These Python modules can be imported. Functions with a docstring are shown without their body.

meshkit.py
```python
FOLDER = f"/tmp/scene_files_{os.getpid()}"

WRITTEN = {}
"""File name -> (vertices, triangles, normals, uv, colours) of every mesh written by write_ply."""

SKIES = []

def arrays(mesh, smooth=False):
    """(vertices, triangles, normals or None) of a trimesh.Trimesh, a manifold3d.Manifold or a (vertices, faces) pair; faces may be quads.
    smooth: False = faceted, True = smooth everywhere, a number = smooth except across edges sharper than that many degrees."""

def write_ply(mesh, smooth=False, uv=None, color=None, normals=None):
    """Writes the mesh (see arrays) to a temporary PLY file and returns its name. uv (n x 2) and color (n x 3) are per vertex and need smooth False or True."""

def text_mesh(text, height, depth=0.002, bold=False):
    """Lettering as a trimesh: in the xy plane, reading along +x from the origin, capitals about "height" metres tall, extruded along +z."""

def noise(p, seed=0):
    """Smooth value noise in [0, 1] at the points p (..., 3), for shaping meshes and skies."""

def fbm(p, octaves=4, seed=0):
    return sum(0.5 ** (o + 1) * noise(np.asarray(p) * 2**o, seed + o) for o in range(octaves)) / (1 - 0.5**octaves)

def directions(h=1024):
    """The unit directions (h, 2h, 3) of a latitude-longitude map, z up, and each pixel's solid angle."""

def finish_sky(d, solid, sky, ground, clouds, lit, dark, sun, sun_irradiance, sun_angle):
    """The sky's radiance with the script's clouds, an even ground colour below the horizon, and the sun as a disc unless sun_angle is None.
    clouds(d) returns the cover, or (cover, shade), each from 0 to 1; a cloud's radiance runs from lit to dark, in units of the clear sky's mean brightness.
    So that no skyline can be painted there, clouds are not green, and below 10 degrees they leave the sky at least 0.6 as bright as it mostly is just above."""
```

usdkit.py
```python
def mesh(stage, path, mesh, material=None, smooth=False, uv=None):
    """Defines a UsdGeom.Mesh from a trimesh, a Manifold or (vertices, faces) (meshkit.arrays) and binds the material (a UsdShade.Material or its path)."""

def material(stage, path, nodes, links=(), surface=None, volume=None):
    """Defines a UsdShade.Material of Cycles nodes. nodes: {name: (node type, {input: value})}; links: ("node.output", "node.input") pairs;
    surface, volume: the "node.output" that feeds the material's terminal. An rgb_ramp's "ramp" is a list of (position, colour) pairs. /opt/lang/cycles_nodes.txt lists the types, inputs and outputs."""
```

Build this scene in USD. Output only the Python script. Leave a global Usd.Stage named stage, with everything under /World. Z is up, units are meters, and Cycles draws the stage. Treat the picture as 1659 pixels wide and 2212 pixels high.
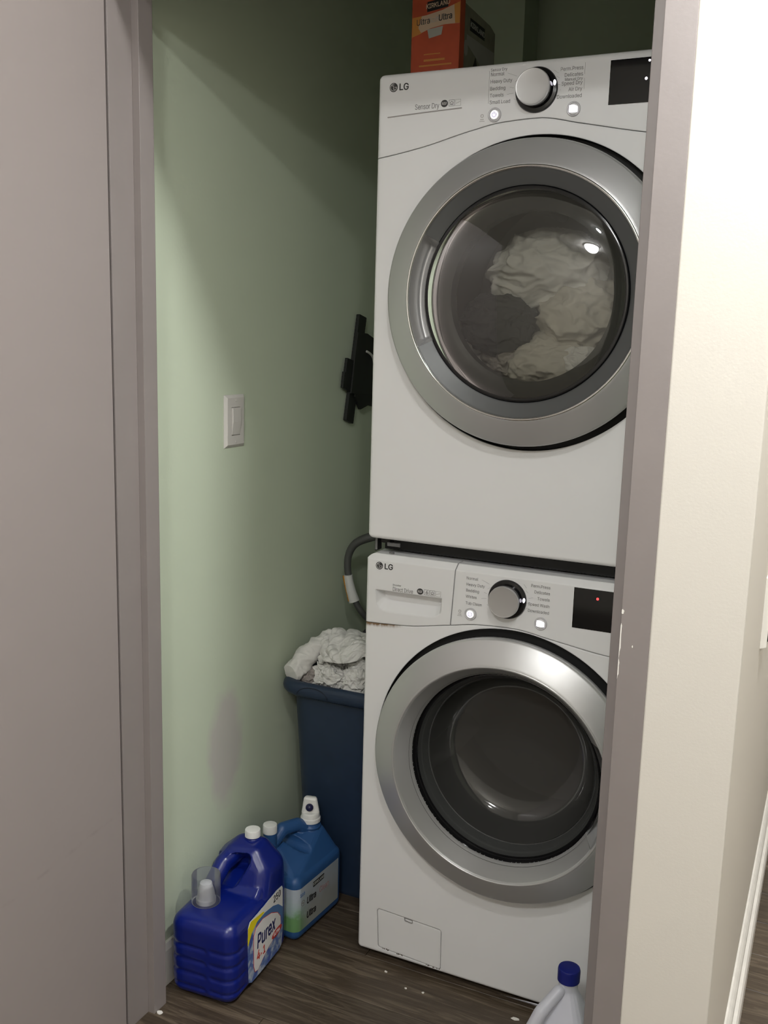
import math, random
import numpy as np
import trimesh
import manifold3d as m3
from manifold3d import Manifold, CrossSection
from shapely.geometry import Polygon, Point, box as sbox, LineString
from shapely import affinity
from scipy.interpolate import PchipInterpolator
import usdkit, meshkit
from pxr import Usd, UsdGeom, UsdLux, UsdShade, Gf, Sdf

random.seed(7)
stage = Usd.Stage.CreateInMemory()
UsdGeom.SetStageUpAxis(stage, 'Z')
UsdGeom.SetStageMetersPerUnit(stage, 1.0)
UsdGeom.Xform.Define(stage, '/World')

# ------------------------------------------------------------------ camera
EXPOSURE = 1.15
CAM = np.array([0.9259, -1.8933, 1.4525])
YAW, PITCH, ROLL, FPX = math.radians(25.102), math.radians(-10.102), math.radians(1.548), 2099.0
_f = np.array([-math.sin(YAW) * math.cos(PITCH), math.cos(YAW) * math.cos(PITCH), math.sin(PITCH)])
_r0 = np.array([math.cos(YAW), math.sin(YAW), 0.0])
_u0 = np.cross(_r0, _f)
_r = math.cos(ROLL) * _r0 + math.sin(ROLL) * _u0
_u = -math.sin(ROLL) * _r0 + math.cos(ROLL) * _u0
cam = UsdGeom.Camera.Define(stage, '/World/camera')
cam.CreateHorizontalApertureAttr(36.0)
cam.CreateVerticalApertureAttr(36.0 * 2212 / 1659)
cam.CreateFocalLengthAttr(36.0 * FPX / 1659)
cam.CreateClippingRangeAttr(Gf.Vec2f(0.05, 100))
cam.CreateExposureAttr(EXPOSURE)
cam.AddTransformOp().Set(Gf.Matrix4d(*_r, 0, *_u, 0, *(-_f), 0, *CAM, 1))

# ------------------------------------------------------------------ light (the hall's ceiling lamps and one added fill lamp are built further down from this table)
WARM = (1.0, 1.0, 0.985)
#        x      y      radius  strength  (domed lamps of the hall ceiling, the last one added as fill)
LAMPS = [(0.82, -1.46, 0.055, 128.0),
         (0.72, -2.45, 0.150, 45.0),
         (1.08, -0.635, 0.055, 345.0),
         (1.60, 1.50, 0.090, 85.0)]  # added fill lamp, out of view, brightens the right hall wall
LAMP_LABELS = ['small domed ceiling lamp of the hall, in front of the closet opening', 'largest domed ceiling lamp of the hall, above the viewer',
               'small domed ceiling lamp of the hall, right of the closet opening', 'added domed fill lamp, unseen, far down the hall passage']
CEIL = 2.44
world = UsdLux.DomeLight.Define(stage, '/World/ambient_sky')
world.CreateIntensityAttr(0.0)

# ------------------------------------------------------------------ helpers
ORIGIN = {}
USED = {}


def numbered(parent, name):
    k = USED.get((parent, name), 0)
    USED[(parent, name)] = k + 1
    return name if k == 0 else '%s_%03d' % (name, k)


def setdata(prim, **kw):
    for k, v in kw.items():
        if v:
            prim.SetCustomDataByKey(k, v)


def thing(name, label=None, category=None, loc=(0, 0, 0), group=None, kind=None):
    path = '/World/' + numbered('/World', name)
    x = UsdGeom.Xform.Define(stage, path)
    x.AddTranslateOp().Set(Gf.Vec3d(*map(float, loc)))
    ORIGIN[path] = np.array(loc, float)
    setdata(x.GetPrim(), label=label, category=category, group=group, kind=kind)
    return path


def obj(name, mesh, mat, parent='/World', smooth=30, label=None, category=None, group=None, kind=None):
    """ONE mesh; vertices are given in world space and stored relative to the thing they belong to."""
    if isinstance(mesh, list):
        mesh = cat(*mesh)
    path = parent + '/' + numbered(parent, name)
    v, f, n = meshkit.arrays(mesh, smooth)
    o = ORIGIN.get(parent, np.zeros(3))
    if parent == '/World':
        o = np.zeros(3)
    ORIGIN[path] = o
    m = usdkit.mesh(stage, path, (v - o, f), mat)
    if n is not None:
        from pxr import Vt
        m.CreateNormalsAttr(Vt.Vec3fArray.FromNumpy(n.astype(np.float32)))
        m.SetNormalsInterpolation('vertex')
    setdata(m.GetPrim(), label=label, category=category, group=group, kind=kind)
    return path


def objs(name, meshes, mat, parent, **k):
    for m in meshes:
        obj(name, m, mat, parent, **k)


def tm(m):
    if isinstance(m, Manifold):
        a = m.to_mesh()
        return trimesh.Trimesh(np.array(a.vert_properties[:, :3]), np.array(a.tri_verts), process=False)
    return m


def cat(*ms):
    return trimesh.util.concatenate([tm(m) for m in ms])


def bx(x0, x1, y0, y1, z0, z1):
    return Manifold.cube((x1 - x0, y1 - y0, z1 - z0)).translate((x0, y0, z0))


def sph(c, r, seg=20):
    return Manifold.sphere(r, seg).translate(tuple(map(float, c)))


def rbox(x0, x1, y0, y1, z0, z1, r, seg=16):
    return Manifold.batch_hull([sph((x, y, z), r, seg) for x in (x0 + r, x1 - r) for y in (y0 + r, y1 - r) for z in (z0 + r, z1 - r)])


def capsule(a, b, r, r2=None, seg=16):
    return Manifold.batch_hull([sph(a, r, seg), sph(b, r if r2 is None else r2, seg)])


def cyl(c, r, h, axis='z', r2=None, seg=48):
    m = Manifold.cylinder(h, r, r if r2 is None else r2, seg)
    if axis == 'y':       # grows towards -y
        m = m.rotate((90, 0, 0))
    if axis == 'x':
        m = m.rotate((0, 90, 0))
    return m.translate(tuple(map(float, c)))


def lathe(prof, center, axis='y', a0=0.0, a1=2 * math.pi, seg=128):
    """prof: (r, h). axis 'y': h runs towards -y (out of the machine's front); axis 'z': h runs up."""
    prof = np.array(prof, float)
    full = abs(a1 - a0 - 2 * math.pi) < 1e-6
    n = max(3, int(seg * (a1 - a0) / (2 * math.pi)))
    ang = a0 + (a1 - a0) * np.arange(n + (0 if full else 1)) / n
    A, P = np.meshgrid(ang, np.arange(len(prof)), indexing='ij')
    r, h = prof[P, 0], prof[P, 1]
    if axis == 'y':
        v = np.stack([r * np.cos(A), -h, r * np.sin(A)], -1)
    else:
        v = np.stack([r * np.cos(A), r * np.sin(A), h], -1)
    k = len(prof)
    rows = len(ang)
    f = []
    for i in range(rows if full else rows - 1):
        j = (i + 1) % rows
        for q in range(k - 1):
            a, b, c, d = i * k + q, i * k + q + 1, j * k + q + 1, j * k + q
            f += [[a, b, c], [a, c, d]]
    v = v.reshape(-1, 3) + np.array(center, float)
    f = np.array(f)
    if axis == 'z':
        f = f[:, ::-1]
    t = trimesh.Trimesh(v, f, process=False)
    t.merge_vertices()
    t.update_faces(t.nondegenerate_faces())
    return t


def ext(poly, depth, y=0.0):
    """A shapely polygon in (x, z), its front face at y, extruded away from the viewer (+y) by depth."""
    gs = [g for g in getattr(poly, 'geoms', [poly]) if g.area > 1e-10]
    out = []
    for g in gs:
        t = trimesh.creation.extrude_polygon(g, depth, engine='earcut')
        v = t.vertices.copy()
        t.vertices = np.stack([v[:, 0], y + depth - v[:, 2], v[:, 1]], -1)
        t.faces = t.faces[:, ::-1] if np.linalg.det([[1, 0, 0], [0, 0, -1], [0, 1, 0]]) < 0 else t.faces
        out.append(t)
    return cat(*out)


def ext_m(poly, depth, y=0.0):
    cs = CrossSection([np.array(poly.exterior.coords)[:-1]] + [np.array(i.coords)[:-1] for i in poly.interiors], m3.FillRule.EvenOdd)
    return Manifold.extrude(cs, depth).rotate((90, 0, 0)).translate((0, y + depth, 0))


def place(mesh, o, right, up):
    """A mesh drawn in the xy plane (z = out) set on the plane through o with the given right and up directions."""
    right, up = np.array(right, float), np.array(up, float)
    out = np.cross(right, up)
    v = mesh.vertices
    return trimesh.Trimesh(np.array(o, float) + v[:, :1] * right + v[:, 1:2] * up + v[:, 2:3] * out, mesh.faces, process=False)


def flat(poly, depth=0.0004):
    return cat(*[trimesh.creation.extrude_polygon(g, depth, engine='earcut') for g in getattr(poly, 'geoms', [poly]) if g.area > 1e-9])


_tcache = {}


def text2d(s, h, x=0, y=0, align='l', bold=False, sx=1.0, depth=0.0005, slant=0.0):
    key = (s, bold)
    if key not in _tcache:
        _tcache[key] = meshkit.text_mesh(s, 1.0, 1.0, bold)
    t = _tcache[key].copy()
    v = t.vertices
    w = v[:, 0].max()
    off = {'l': 0, 'r': -w, 'c': -w / 2}[align]
    t.vertices = np.stack([(v[:, 0] + off + slant * v[:, 1]) * h * sx + x, v[:, 1] * h + y, v[:, 2] * depth], -1)
    return t


def front(mesh, y):
    """2-D drawing with x = world x, y = world z, set on the plane y."""
    return place(mesh, (0, y, 0), (1, 0, 0), (0, 0, 1))


def tube(pts, r, sides=14, smooth_n=60, closed_ends=True):
    pts = np.array(pts, float)
    s = np.r_[0, np.cumsum(np.linalg.norm(np.diff(pts, axis=0), axis=1))]
    q = np.linspace(0, s[-1], smooth_n)
    from scipy.interpolate import CubicSpline
    c = CubicSpline(s, pts)(q)
    rr = np.interp(q, s, np.broadcast_to(r, len(s)))
    t = np.gradient(c, axis=0)
    t /= np.linalg.norm(t, axis=1, keepdims=True)
    a = np.cross(t[0], [0.3, 0.5, 0.8])
    A = []
    for k in range(len(c)):
        a = a - t[k] * (a @ t[k])
        a /= np.linalg.norm(a)
        A.append(a.copy())
    A = np.array(A)
    B = np.cross(t, A)
    an = np.arange(sides) * 2 * np.pi / sides
    v = c[:, None] + rr[:, None, None] * (np.cos(an)[None, :, None] * A[:, None] + np.sin(an)[None, :, None] * B[:, None])
    n = len(c)
    f = []
    for i in range(n - 1):
        for j in range(sides):
            k = (j + 1) % sides
            f += [[i * sides + j, i * sides + k, (i + 1) * sides + k], [i * sides + j, (i + 1) * sides + k, (i + 1) * sides + j]]
    v = v.reshape(-1, 3)
    f += [[0, k + 1, k] for k in range(1, sides - 1)]
    e = (n - 1) * sides
    f += [[e, e + k, e + k + 1] for k in range(1, sides - 1)]
    return trimesh.Trimesh(v, np.array(f), process=False)


def refine_smooth(m, edge, it=8):
    t = tm(m.refine_to_length(edge))
    t.merge_vertices(digits_vertex=6)
    trimesh.smoothing.filter_taubin(t, lamb=0.5, nu=0.52, iterations=it)
    return t


# ------------------------------------------------------------------ materials
UsdGeom.Scope.Define(stage, '/World/Looks')


def M(name, nodes, links, surface):
    return usdkit.material(stage, '/World/Looks/' + name, nodes, links, surface=surface)


def plain(name, col, rough=0.5, metal=0.0, bevel=0.0, bump=0.0, bump_scale=300.0, spec=0.5, coat=0.0, var=0.0, var_scale=6.0, **kw):
    p = {'base_color': col, 'roughness': rough, 'metallic': metal, 'specular_ior_level': spec, 'coat_weight': coat}
    p.update(kw)
    nodes, links = {'p': ('principled_bsdf', p)}, []
    nrm = None
    if bevel:
        nodes['bev'] = ('bevel', {'samples': 6, 'radius': bevel})
        nrm = 'bev.bevel'
    if bump or var:
        nodes['tc'] = ('geometry', {})
    if bump:
        nodes['bn'] = ('noise_texture', {'scale': bump_scale, 'detail': 3.0})
        nodes['bp'] = ('bump', {'strength': bump, 'distance': 0.001})
        links += [('tc.position', 'bn.vector'), ('bn.fac', 'bp.height')]
        if nrm:
            links.append((nrm, 'bp.normal'))
        nrm = 'bp.normal'
    if nrm:
        links.append((nrm, 'p.normal'))
    if var:
        nodes['vn'] = ('noise_texture', {'scale': var_scale, 'detail': 4.0, 'roughness': 0.6})
        lo = tuple(c * (1 - var) for c in col)
        hi = tuple(min(1, c * (1 + var)) for c in col)
        nodes['vr'] = ('rgb_ramp', {'ramp': [(0.3, lo), (0.7, hi)]})
        links += [('tc.position', 'vn.vector'), ('vn.fac', 'vr.fac'), ('vr.color', 'p.base_color')]
    return M(name, nodes, links, 'p.BSDF')


def glow(name, col, strength):
    return M(name, {'e': ('emission', {'color': col, 'strength': strength})}, [], 'e.emission')


def see_through(name, tint, ior=1.5, rough=0.0, body=0.0, body_col=(0.8, 0.8, 0.8), shine=None):
    nodes = {'t': ('transparent_bsdf', {'color': tint}), 'g': ('glossy_bsdf', {'color': (1, 1, 1), 'roughness': rough}),
             'fr': ('fresnel', {'IOR': ior}), 'm': ('mix_closure', {})}
    links = [('g.BSDF', 'm.closure2')]
    if shine is None:
        links.append(('fr.fac', 'm.fac'))
    else:
        nodes['m'] = ('mix_closure', {'fac': shine})
        del nodes['fr']
    if body:
        nodes['d'] = ('diffuse_bsdf', {'color': body_col})
        nodes['tl'] = ('translucent_bsdf', {'color': body_col})
        nodes['dm'] = ('mix_closure', {'fac': 0.5})
        nodes['m2'] = ('mix_closure', {'fac': body})
        links += [('d.BSDF', 'dm.closure1'), ('tl.BSDF', 'dm.closure2'), ('t.BSDF', 'm2.closure1'), ('dm.closure', 'm2.closure2'), ('m2.closure', 'm.closure1')]
    else:
        links += [('t.BSDF', 'm.closure1')]
    return M(name, nodes, links, 'm.closure')


white_paint = plain('white_wall_paint', (0.74, 0.705, 0.64), 0.6, bump=0.15, bump_scale=220, bevel=0.004)
ceil_paint = plain('ceiling_paint', (0.80, 0.79, 0.76), 0.8, bump=0.2, bump_scale=120)
gray_paint = plain('gray_trim_paint_dimmed', (0.270, 0.240, 0.232), 0.42, bump=0.12, bump_scale=160, bevel=0.002, var=0.03, var_scale=9)  # same gray as the door, darkened to hold down lamplight on the jambs
base_paint = plain('white_baseboard_paint', (0.82, 0.80, 0.76), 0.4, bevel=0.0015, var=0.05, var_scale=30)
crack_dark = plain('hinge_gap_wood', (0.06, 0.04, 0.03), 0.9)
chip_white = plain('bare_primer_white', (0.85, 0.83, 0.78), 0.7)

# gray door with its diagonal scuff
gray_door = M('gray_door_paint', {
    'g': ('geometry', {}), 's': ('separate_xyz', {}),
    'k': ('math', {'math_type': 'multiply_add', 'value2': 0.13, 'value3': 0.5615}),
    'dz': ('math', {'math_type': 'subtract'}), 'ab': ('math', {'math_type': 'absolute'}),
    'w': ('map_range', {'from_min': 0.0, 'from_max': 0.006, 'to_min': 1.0, 'to_max': 0.0, 'clamp': True}),
    'n': ('noise_texture', {'scale': 26.0, 'detail': 3.0}),
    'nr': ('map_range', {'from_min': 0.48, 'from_max': 0.62, 'to_min': 0.0, 'to_max': 0.30, 'clamp': True}),
    'mu': ('math', {'math_type': 'multiply'}),
    'mix': ('mix', {'color1': (0.315, 0.278, 0.268), 'color2': (0.20, 0.17, 0.165)}),
    'bn': ('noise_texture', {'scale': 150.0, 'detail': 3.0}), 'bp': ('bump', {'strength': 0.12, 'distance': 0.001}),
    'p': ('principled_bsdf', {'roughness': 0.42})},
    [('g.position', 's.vector'), ('s.y', 'k.value1'), ('s.z', 'dz.value1'), ('k.value', 'dz.value2'), ('dz.value', 'ab.value1'),
     ('ab.value', 'w.value'), ('g.position', 'n.vector'), ('n.fac', 'nr.value'), ('w.result', 'mu.value1'), ('nr.result', 'mu.value2'),
     ('mu.value', 'mix.fac'), ('mix.color', 'p.base_color'), ('g.position', 'bn.vector'), ('bn.fac', 'bp.height'), ('bp.normal', 'p.normal')], 'p.BSDF')

# sage green paint; the left wall carries an oval touched-up patch
GREEN = (0.60, 0.675, 0.53)
green_wall = plain('sage_wall_paint', GREEN, 0.5, bump=0.18, bump_scale=140, var=0.03, var_scale=3)
green_left = M('sage_wall_paint_patched', {
    'g': ('geometry', {}), 'mp': ('mapping', {'location': (0.0, 0.052, -0.47), 'scale': (0.0, 1.0, 1.0)}),
    'mp2': ('mapping', {'scale': (0.0, 13.5, 6.4), 'rotation': (0.0, 0.0, 0.0)}),
    'len': ('vector_math', {'math_type': 'length'}),
    'n': ('noise_texture', {'scale': 20.0, 'detail': 3.0}),
    'nd': ('math', {'math_type': 'multiply_add', 'value2': 0.5}),
    'mr': ('map_range', {'from_min': 0.95, 'from_max': 1.3, 'to_min': 0.8, 'to_max': 0.0, 'clamp': True}),
    'mix': ('mix', {'color1': GREEN, 'color2': (0.56, 0.53, 0.51)}),
    'bn': ('noise_texture', {'scale': 140.0, 'detail': 3.0}), 'bp': ('bump', {'strength': 0.18, 'distance': 0.001}),
    'p': ('principled_bsdf', {'roughness': 0.5})},
    [('g.position', 'mp.vector'), ('mp.vector', 'mp2.vector'), ('mp2.vector', 'len.vector1'), ('g.position', 'n.vector'), ('n.fac', 'nd.value1'),
     ('len.value', 'nd.value3'), ('nd.value', 'mr.value'), ('mr.result', 'mix.fac'), ('mix.color', 'p.base_color'),
     ('g.position', 'bn.vector'), ('bn.fac', 'bp.height'), ('bp.normal', 'p.normal')], 'p.BSDF')

# wood planks: grain stretched along x, tone varies per plank
def wood(name, c0, c1, c2):
    return M(name, {
        'g': ('geometry', {}), 'oi': ('object_info', {}),
        'ofs': ('vector_math', {'math_type': 'scale', 'scale': 0.0}),
        'add': ('vector_math', {'math_type': 'add'}),
        'cx': ('combine_xyz', {}), 'r10': ('math', {'math_type': 'multiply', 'value2': 37.0}),
        'mp': ('mapping', {'scale': (2.2, 26.0, 26.0)}),
        'n': ('noise_texture', {'scale': 2.2, 'detail': 7.0, 'roughness': 0.62, 'distortion': 1.3}),
        'ramp': ('rgb_ramp', {'ramp': [(0.25, c0), (0.5, c1), (0.68, c2), (0.8, c1)]}),
        'hv': ('map_range', {'to_min': 0.82, 'to_max': 1.15}),
        'hs': ('hsv', {}),
        'bp': ('bump', {'strength': 0.25, 'distance': 0.0015}),
        'p': ('principled_bsdf', {'roughness': 0.45})},
        [('oi.random', 'r10.value1'), ('r10.value', 'cx.x'), ('r10.value', 'cx.y'), ('g.position', 'add.vector1'), ('cx.vector', 'add.vector2'),
         ('add.vector', 'mp.vector'), ('mp.vector', 'n.vector'), ('n.fac', 'ramp.fac'), ('oi.random', 'hv.value'), ('hv.result', 'hs.value'),
         ('ramp.color', 'hs.color'), ('hs.color', 'p.base_color'), ('n.fac', 'bp.height'), ('bp.normal', 'p.normal')], 'p.BSDF')


wood_mat = wood('brown_plank_wood', (0.040, 0.028, 0.018), (0.072, 0.052, 0.034), (0.150, 0.116, 0.082))
sub_dark = plain('dark_subfloor', (0.03, 0.024, 0.018), 0.9)

enamel = plain('white_enamel', (0.80, 0.80, 0.80), 0.28, bevel=0.004, bump=0.05, bump_scale=420, coat=0.15)
enamel_in = plain('white_plastic_moulded', (0.78, 0.78, 0.78), 0.35, bevel=0.004)
# washer's enamel with rust along the left end of the seam, and a few grime specks
enamel_rust = M('white_enamel_rust', {
    'g': ('geometry', {}), 's': ('separate_xyz', {}),
    'dz': ('math', {'math_type': 'subtract', 'value2': 0.8275}),
    'ab': ('map_range', {'from_min': -0.020, 'from_max': 0.001, 'to_min': 0.0, 'to_max': 1.0, 'clamp': True}),
    'pw': ('math', {'math_type': 'power', 'value2': 2.5}),
    'xr': ('map_range', {'from_min': 0.0, 'from_max': 0.105, 'to_min': 1.0, 'to_max': 0.0, 'clamp': True}),
    'mp': ('mapping', {'scale': (150.0, 60.0, 45.0)}), 'n': ('noise_texture', {'scale': 1.0, 'detail': 4.0}),
    'm1': ('math', {'math_type': 'multiply'}), 'm2': ('math', {'math_type': 'multiply'}),
    'fa': ('map_range', {'from_min': 0.05, 'from_max': 0.20, 'to_min': 0.0, 'to_max': 0.97, 'clamp': True}),
    'mix': ('mix', {'color1': (0.80, 0.80, 0.80), 'color2': (0.20, 0.115, 0.05)}),
    'bev': ('bevel', {'samples': 6, 'radius': 0.004}),
    'p': ('principled_bsdf', {'roughness': 0.3, 'coat_weight': 0.15})},
    [('g.position', 's.vector'), ('s.z', 'dz.value1'), ('dz.value', 'ab.value'), ('ab.result', 'pw.value1'), ('s.x', 'xr.value'),
     ('pw.value', 'm1.value1'), ('xr.result', 'm1.value2'), ('g.position', 'mp.vector'), ('mp.vector', 'n.vector'), ('m1.value', 'm2.value1'), ('n.fac', 'm2.value2'),
     ('m2.value', 'fa.value'), ('fa.result', 'mix.fac'), ('mix.color', 'p.base_color'), ('bev.bevel', 'p.normal')], 'p.BSDF')

silver = plain('silver_ring_paint', (0.56, 0.56, 0.56), 0.37, metal=0.6)
silver_face = plain('silver_dial_face', (0.62, 0.62, 0.62), 0.38, metal=0.8, bevel=0.001)
dark_silver = plain('graphite_ring_paint', (0.10, 0.104, 0.104), 0.42, metal=0.45)
black_gloss = plain('black_gloss_plastic', (0.008, 0.008, 0.009), 0.12)
black_dull = plain('black_dull_plastic', (0.012, 0.012, 0.012), 0.6)
gasket = plain('gray_rubber_gasket', (0.05, 0.052, 0.051), 0.4, bump=0.3, bump_scale=90)
steel_drum = plain('steel_drum', (0.30, 0.30, 0.295), 0.5, metal=0.6)
drum_white = plain('drum_enamel', (0.55, 0.54, 0.50), 0.5)
glass_dryer = see_through('smoked_door_glass', (0.66, 0.66, 0.62), 1.65, body=0.05, body_col=(0.6, 0.58, 0.52))  # pale diffuse body paints a reflection-like haze into the smoked glass
glass_washer = see_through('smoked_bowl_glass', (0.45, 0.45, 0.44), rough=0.06, body=0.5, body_col=(0.16, 0.16, 0.152), shine=0.07)
screen_black = plain('black_display_glass', (0.006, 0.006, 0.007), 0.06, spec=0.6)
print_dark = plain('dark_gray_print', (0.045, 0.045, 0.045), 0.5)
print_gray = plain('gray_print', (0.24, 0.235, 0.23), 0.5)
print_light = plain('light_gray_print', (0.52, 0.51, 0.50), 0.5)
seam_gray = plain('seam_shade_gray', (0.33, 0.31, 0.30), 0.6)
led_white = glow('button_light_white', (0.93, 0.88, 1.0), 1.15)
led_red = glow('indicator_light_red', (1.0, 0.03, 0.03), 2.2)
btn_lav = plain('button_mark_lavender', (0.45, 0.36, 0.62), 0.5)
btn_rim = plain('button_rim_gray', (0.55, 0.54, 0.55), 0.35)
chrome = plain('bright_chrome', (0.75, 0.75, 0.75), 0.12, metal=1.0)
metal_gray = plain('gray_bracket_metal', (0.20, 0.20, 0.20), 0.5, metal=0.4)

sw_white = plain('switch_white_plastic', (0.62, 0.60, 0.57), 0.35, bevel=0.0015)
plate_white = plain('plate_white_plastic', (0.85, 0.83, 0.78), 0.4, bevel=0.001)
black_steel = plain('black_powder_coated_steel', (0.008, 0.009, 0.008), 0.55, bevel=0.001)
cable_gray = plain('dark_gray_cable', (0.075, 0.077, 0.073), 0.5)
tag_white = plain('white_cable_label', (0.62, 0.62, 0.60), 0.55)
tag_orange = plain('orange_label_print', (0.55, 0.25, 0.03), 0.55)
bin_blue = plain('navy_bin_plastic', (0.015, 0.029, 0.060), 0.42, bump=0.15, bump_scale=260, var=0.08, var_scale=25)
cloth_white = plain('white_cotton', (0.66, 0.65, 0.625), 0.9, bump=0.25, bump_scale=700)
cloth_cream = plain('cream_cotton', (0.55, 0.52, 0.46), 0.9, bump=0.25, bump_scale=700)
cloth_dark = plain('dark_cotton', (0.04, 0.04, 0.045), 0.9)
cloth_gray = plain('gray_cotton', (0.32, 0.29, 0.27), 0.9, bump=0.25, bump_scale=700)

purex_blue = plain('dark_blue_jug_plastic', (0.002, 0.010, 0.155), 0.30, coat=0.1)
kirk_blue = plain('mid_blue_jug_plastic', (0.022, 0.085, 0.24), 0.42)
cap_white = plain('white_cap_plastic', (0.80, 0.80, 0.78), 0.4, bevel=0.001)
cap_blue = plain('blue_cap_plastic', (0.006, 0.012, 0.17), 0.4, bevel=0.0015)
btn_navy = plain('navy_tap_button', (0.012, 0.012, 0.06), 0.35)
frosted = see_through('frosted_dosing_cup', (0.85, 0.86, 0.90), 1.35, rough=0.3, body=0.16, body_col=(0.62, 0.64, 0.70))
bleach_white = plain('milky_jug_plastic', (0.66, 0.67, 0.76), 0.4, subsurface_weight=0.3, subsurface_scale=0.02, subsurface_radius=(1.0, 1.0, 1.0))
lab_white = plain('label_white', (0.72, 0.71, 0.69), 0.4)
lab_yellow = plain('label_yellow', (0.75, 0.62, 0.01), 0.4)
lab_blue = plain('label_mid_blue', (0.07, 0.16, 0.36), 0.4)
lab_navy = plain('label_navy', (0.015, 0.02, 0.10), 0.4)
lab_red = plain('label_red', (0.50, 0.05, 0.04), 0.4)
lab_black = plain('label_black', (0.012, 0.012, 0.014), 0.45)
lab_splash = M('label_splash_print', {
    'g': ('geometry', {}), 'n': ('noise_texture', {'scale': 45.0, 'detail': 5.0, 'distortion': 0.6}),
    's': ('separate_xyz', {}), 'add': ('math', {'math_type': 'multiply_add', 'value2': 2.6}), 'n2': ('math', {'math_type': 'add', 'value2': -0.13}),
    'r': ('rgb_ramp', {'ramp': [(0.30, (0.035, 0.06, 0.30)), (0.48, (0.10, 0.17, 0.38)), (0.62, (0.42, 0.46, 0.52)), (0.75, (0.16, 0.24, 0.42))]}),
    'p': ('principled_bsdf', {'roughness': 0.4})},
    [('g.position', 'n.vector'), ('g.position', 's.vector'), ('s.y', 'n2.value1'), ('n.fac', 'add.value1'), ('n2.value', 'add.value3'),
     ('n.fac', 'r.fac'), ('r.color', 'p.base_color')], 'p.BSDF')
kirk_label_mat = M('pale_printed_label', {
    'g': ('geometry', {}), 's': ('separate_xyz', {}),
    'zr': ('map_range', {'from_min': 0.02, 'from_max': 0.15, 'clamp': True}),
    'yr': ('map_range', {'from_min': -0.03, 'from_max': 0.02, 'to_min': 0.0, 'to_max': 1.0, 'clamp': True}),
    'n': ('noise_texture', {'scale': 38.0, 'detail': 4.0}), 'ad': ('math', {'math_type': 'multiply_add', 'value2': 0.5}),
    'a': ('rgb_ramp', {'ramp': [(0.0, (0.13, 0.27, 0.10)), (0.55, (0.14, 0.30, 0.12)), (0.72, (0.33, 0.45, 0.42)), (1.0, (0.42, 0.48, 0.54))]}),
    'b': ('rgb_ramp', {'ramp': [(0.0, (0.28, 0.32, 0.27)), (0.6, (0.33, 0.34, 0.33)), (1.0, (0.36, 0.40, 0.44))]}),
    'mx': ('mix', {}), 'p': ('principled_bsdf', {'roughness': 0.45})},
    [('g.position', 's.vector'), ('s.z', 'zr.value'), ('s.y', 'yr.value'), ('g.position', 'n.vector'), ('n.fac', 'ad.value1'), ('zr.result', 'ad.value3'),
     ('ad.value', 'a.fac'), ('ad.value', 'b.fac'), ('yr.result', 'mx.fac'), ('a.color', 'mx.color1'), ('b.color', 'mx.color2'), ('mx.color', 'p.base_color')], 'p.BSDF')
box_orange = plain('orange_carton', (0.50, 0.085, 0.035), 0.5, bevel=0.001, var=0.08, var_scale=30)
box_brown = plain('dark_orange_carton', (0.30, 0.075, 0.03), 0.5)
box_cream = plain('cream_carton_print', (0.62, 0.47, 0.34), 0.5)
box_amber = plain('amber_carton_print', (0.62, 0.27, 0.06), 0.5)
box_green = plain('gray_green_carton', (0.27, 0.27, 0.20), 0.5, bevel=0.001, var=0.12, var_scale=40)
box_dark = plain('dark_carton_print', (0.035, 0.035, 0.03), 0.5)
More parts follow.
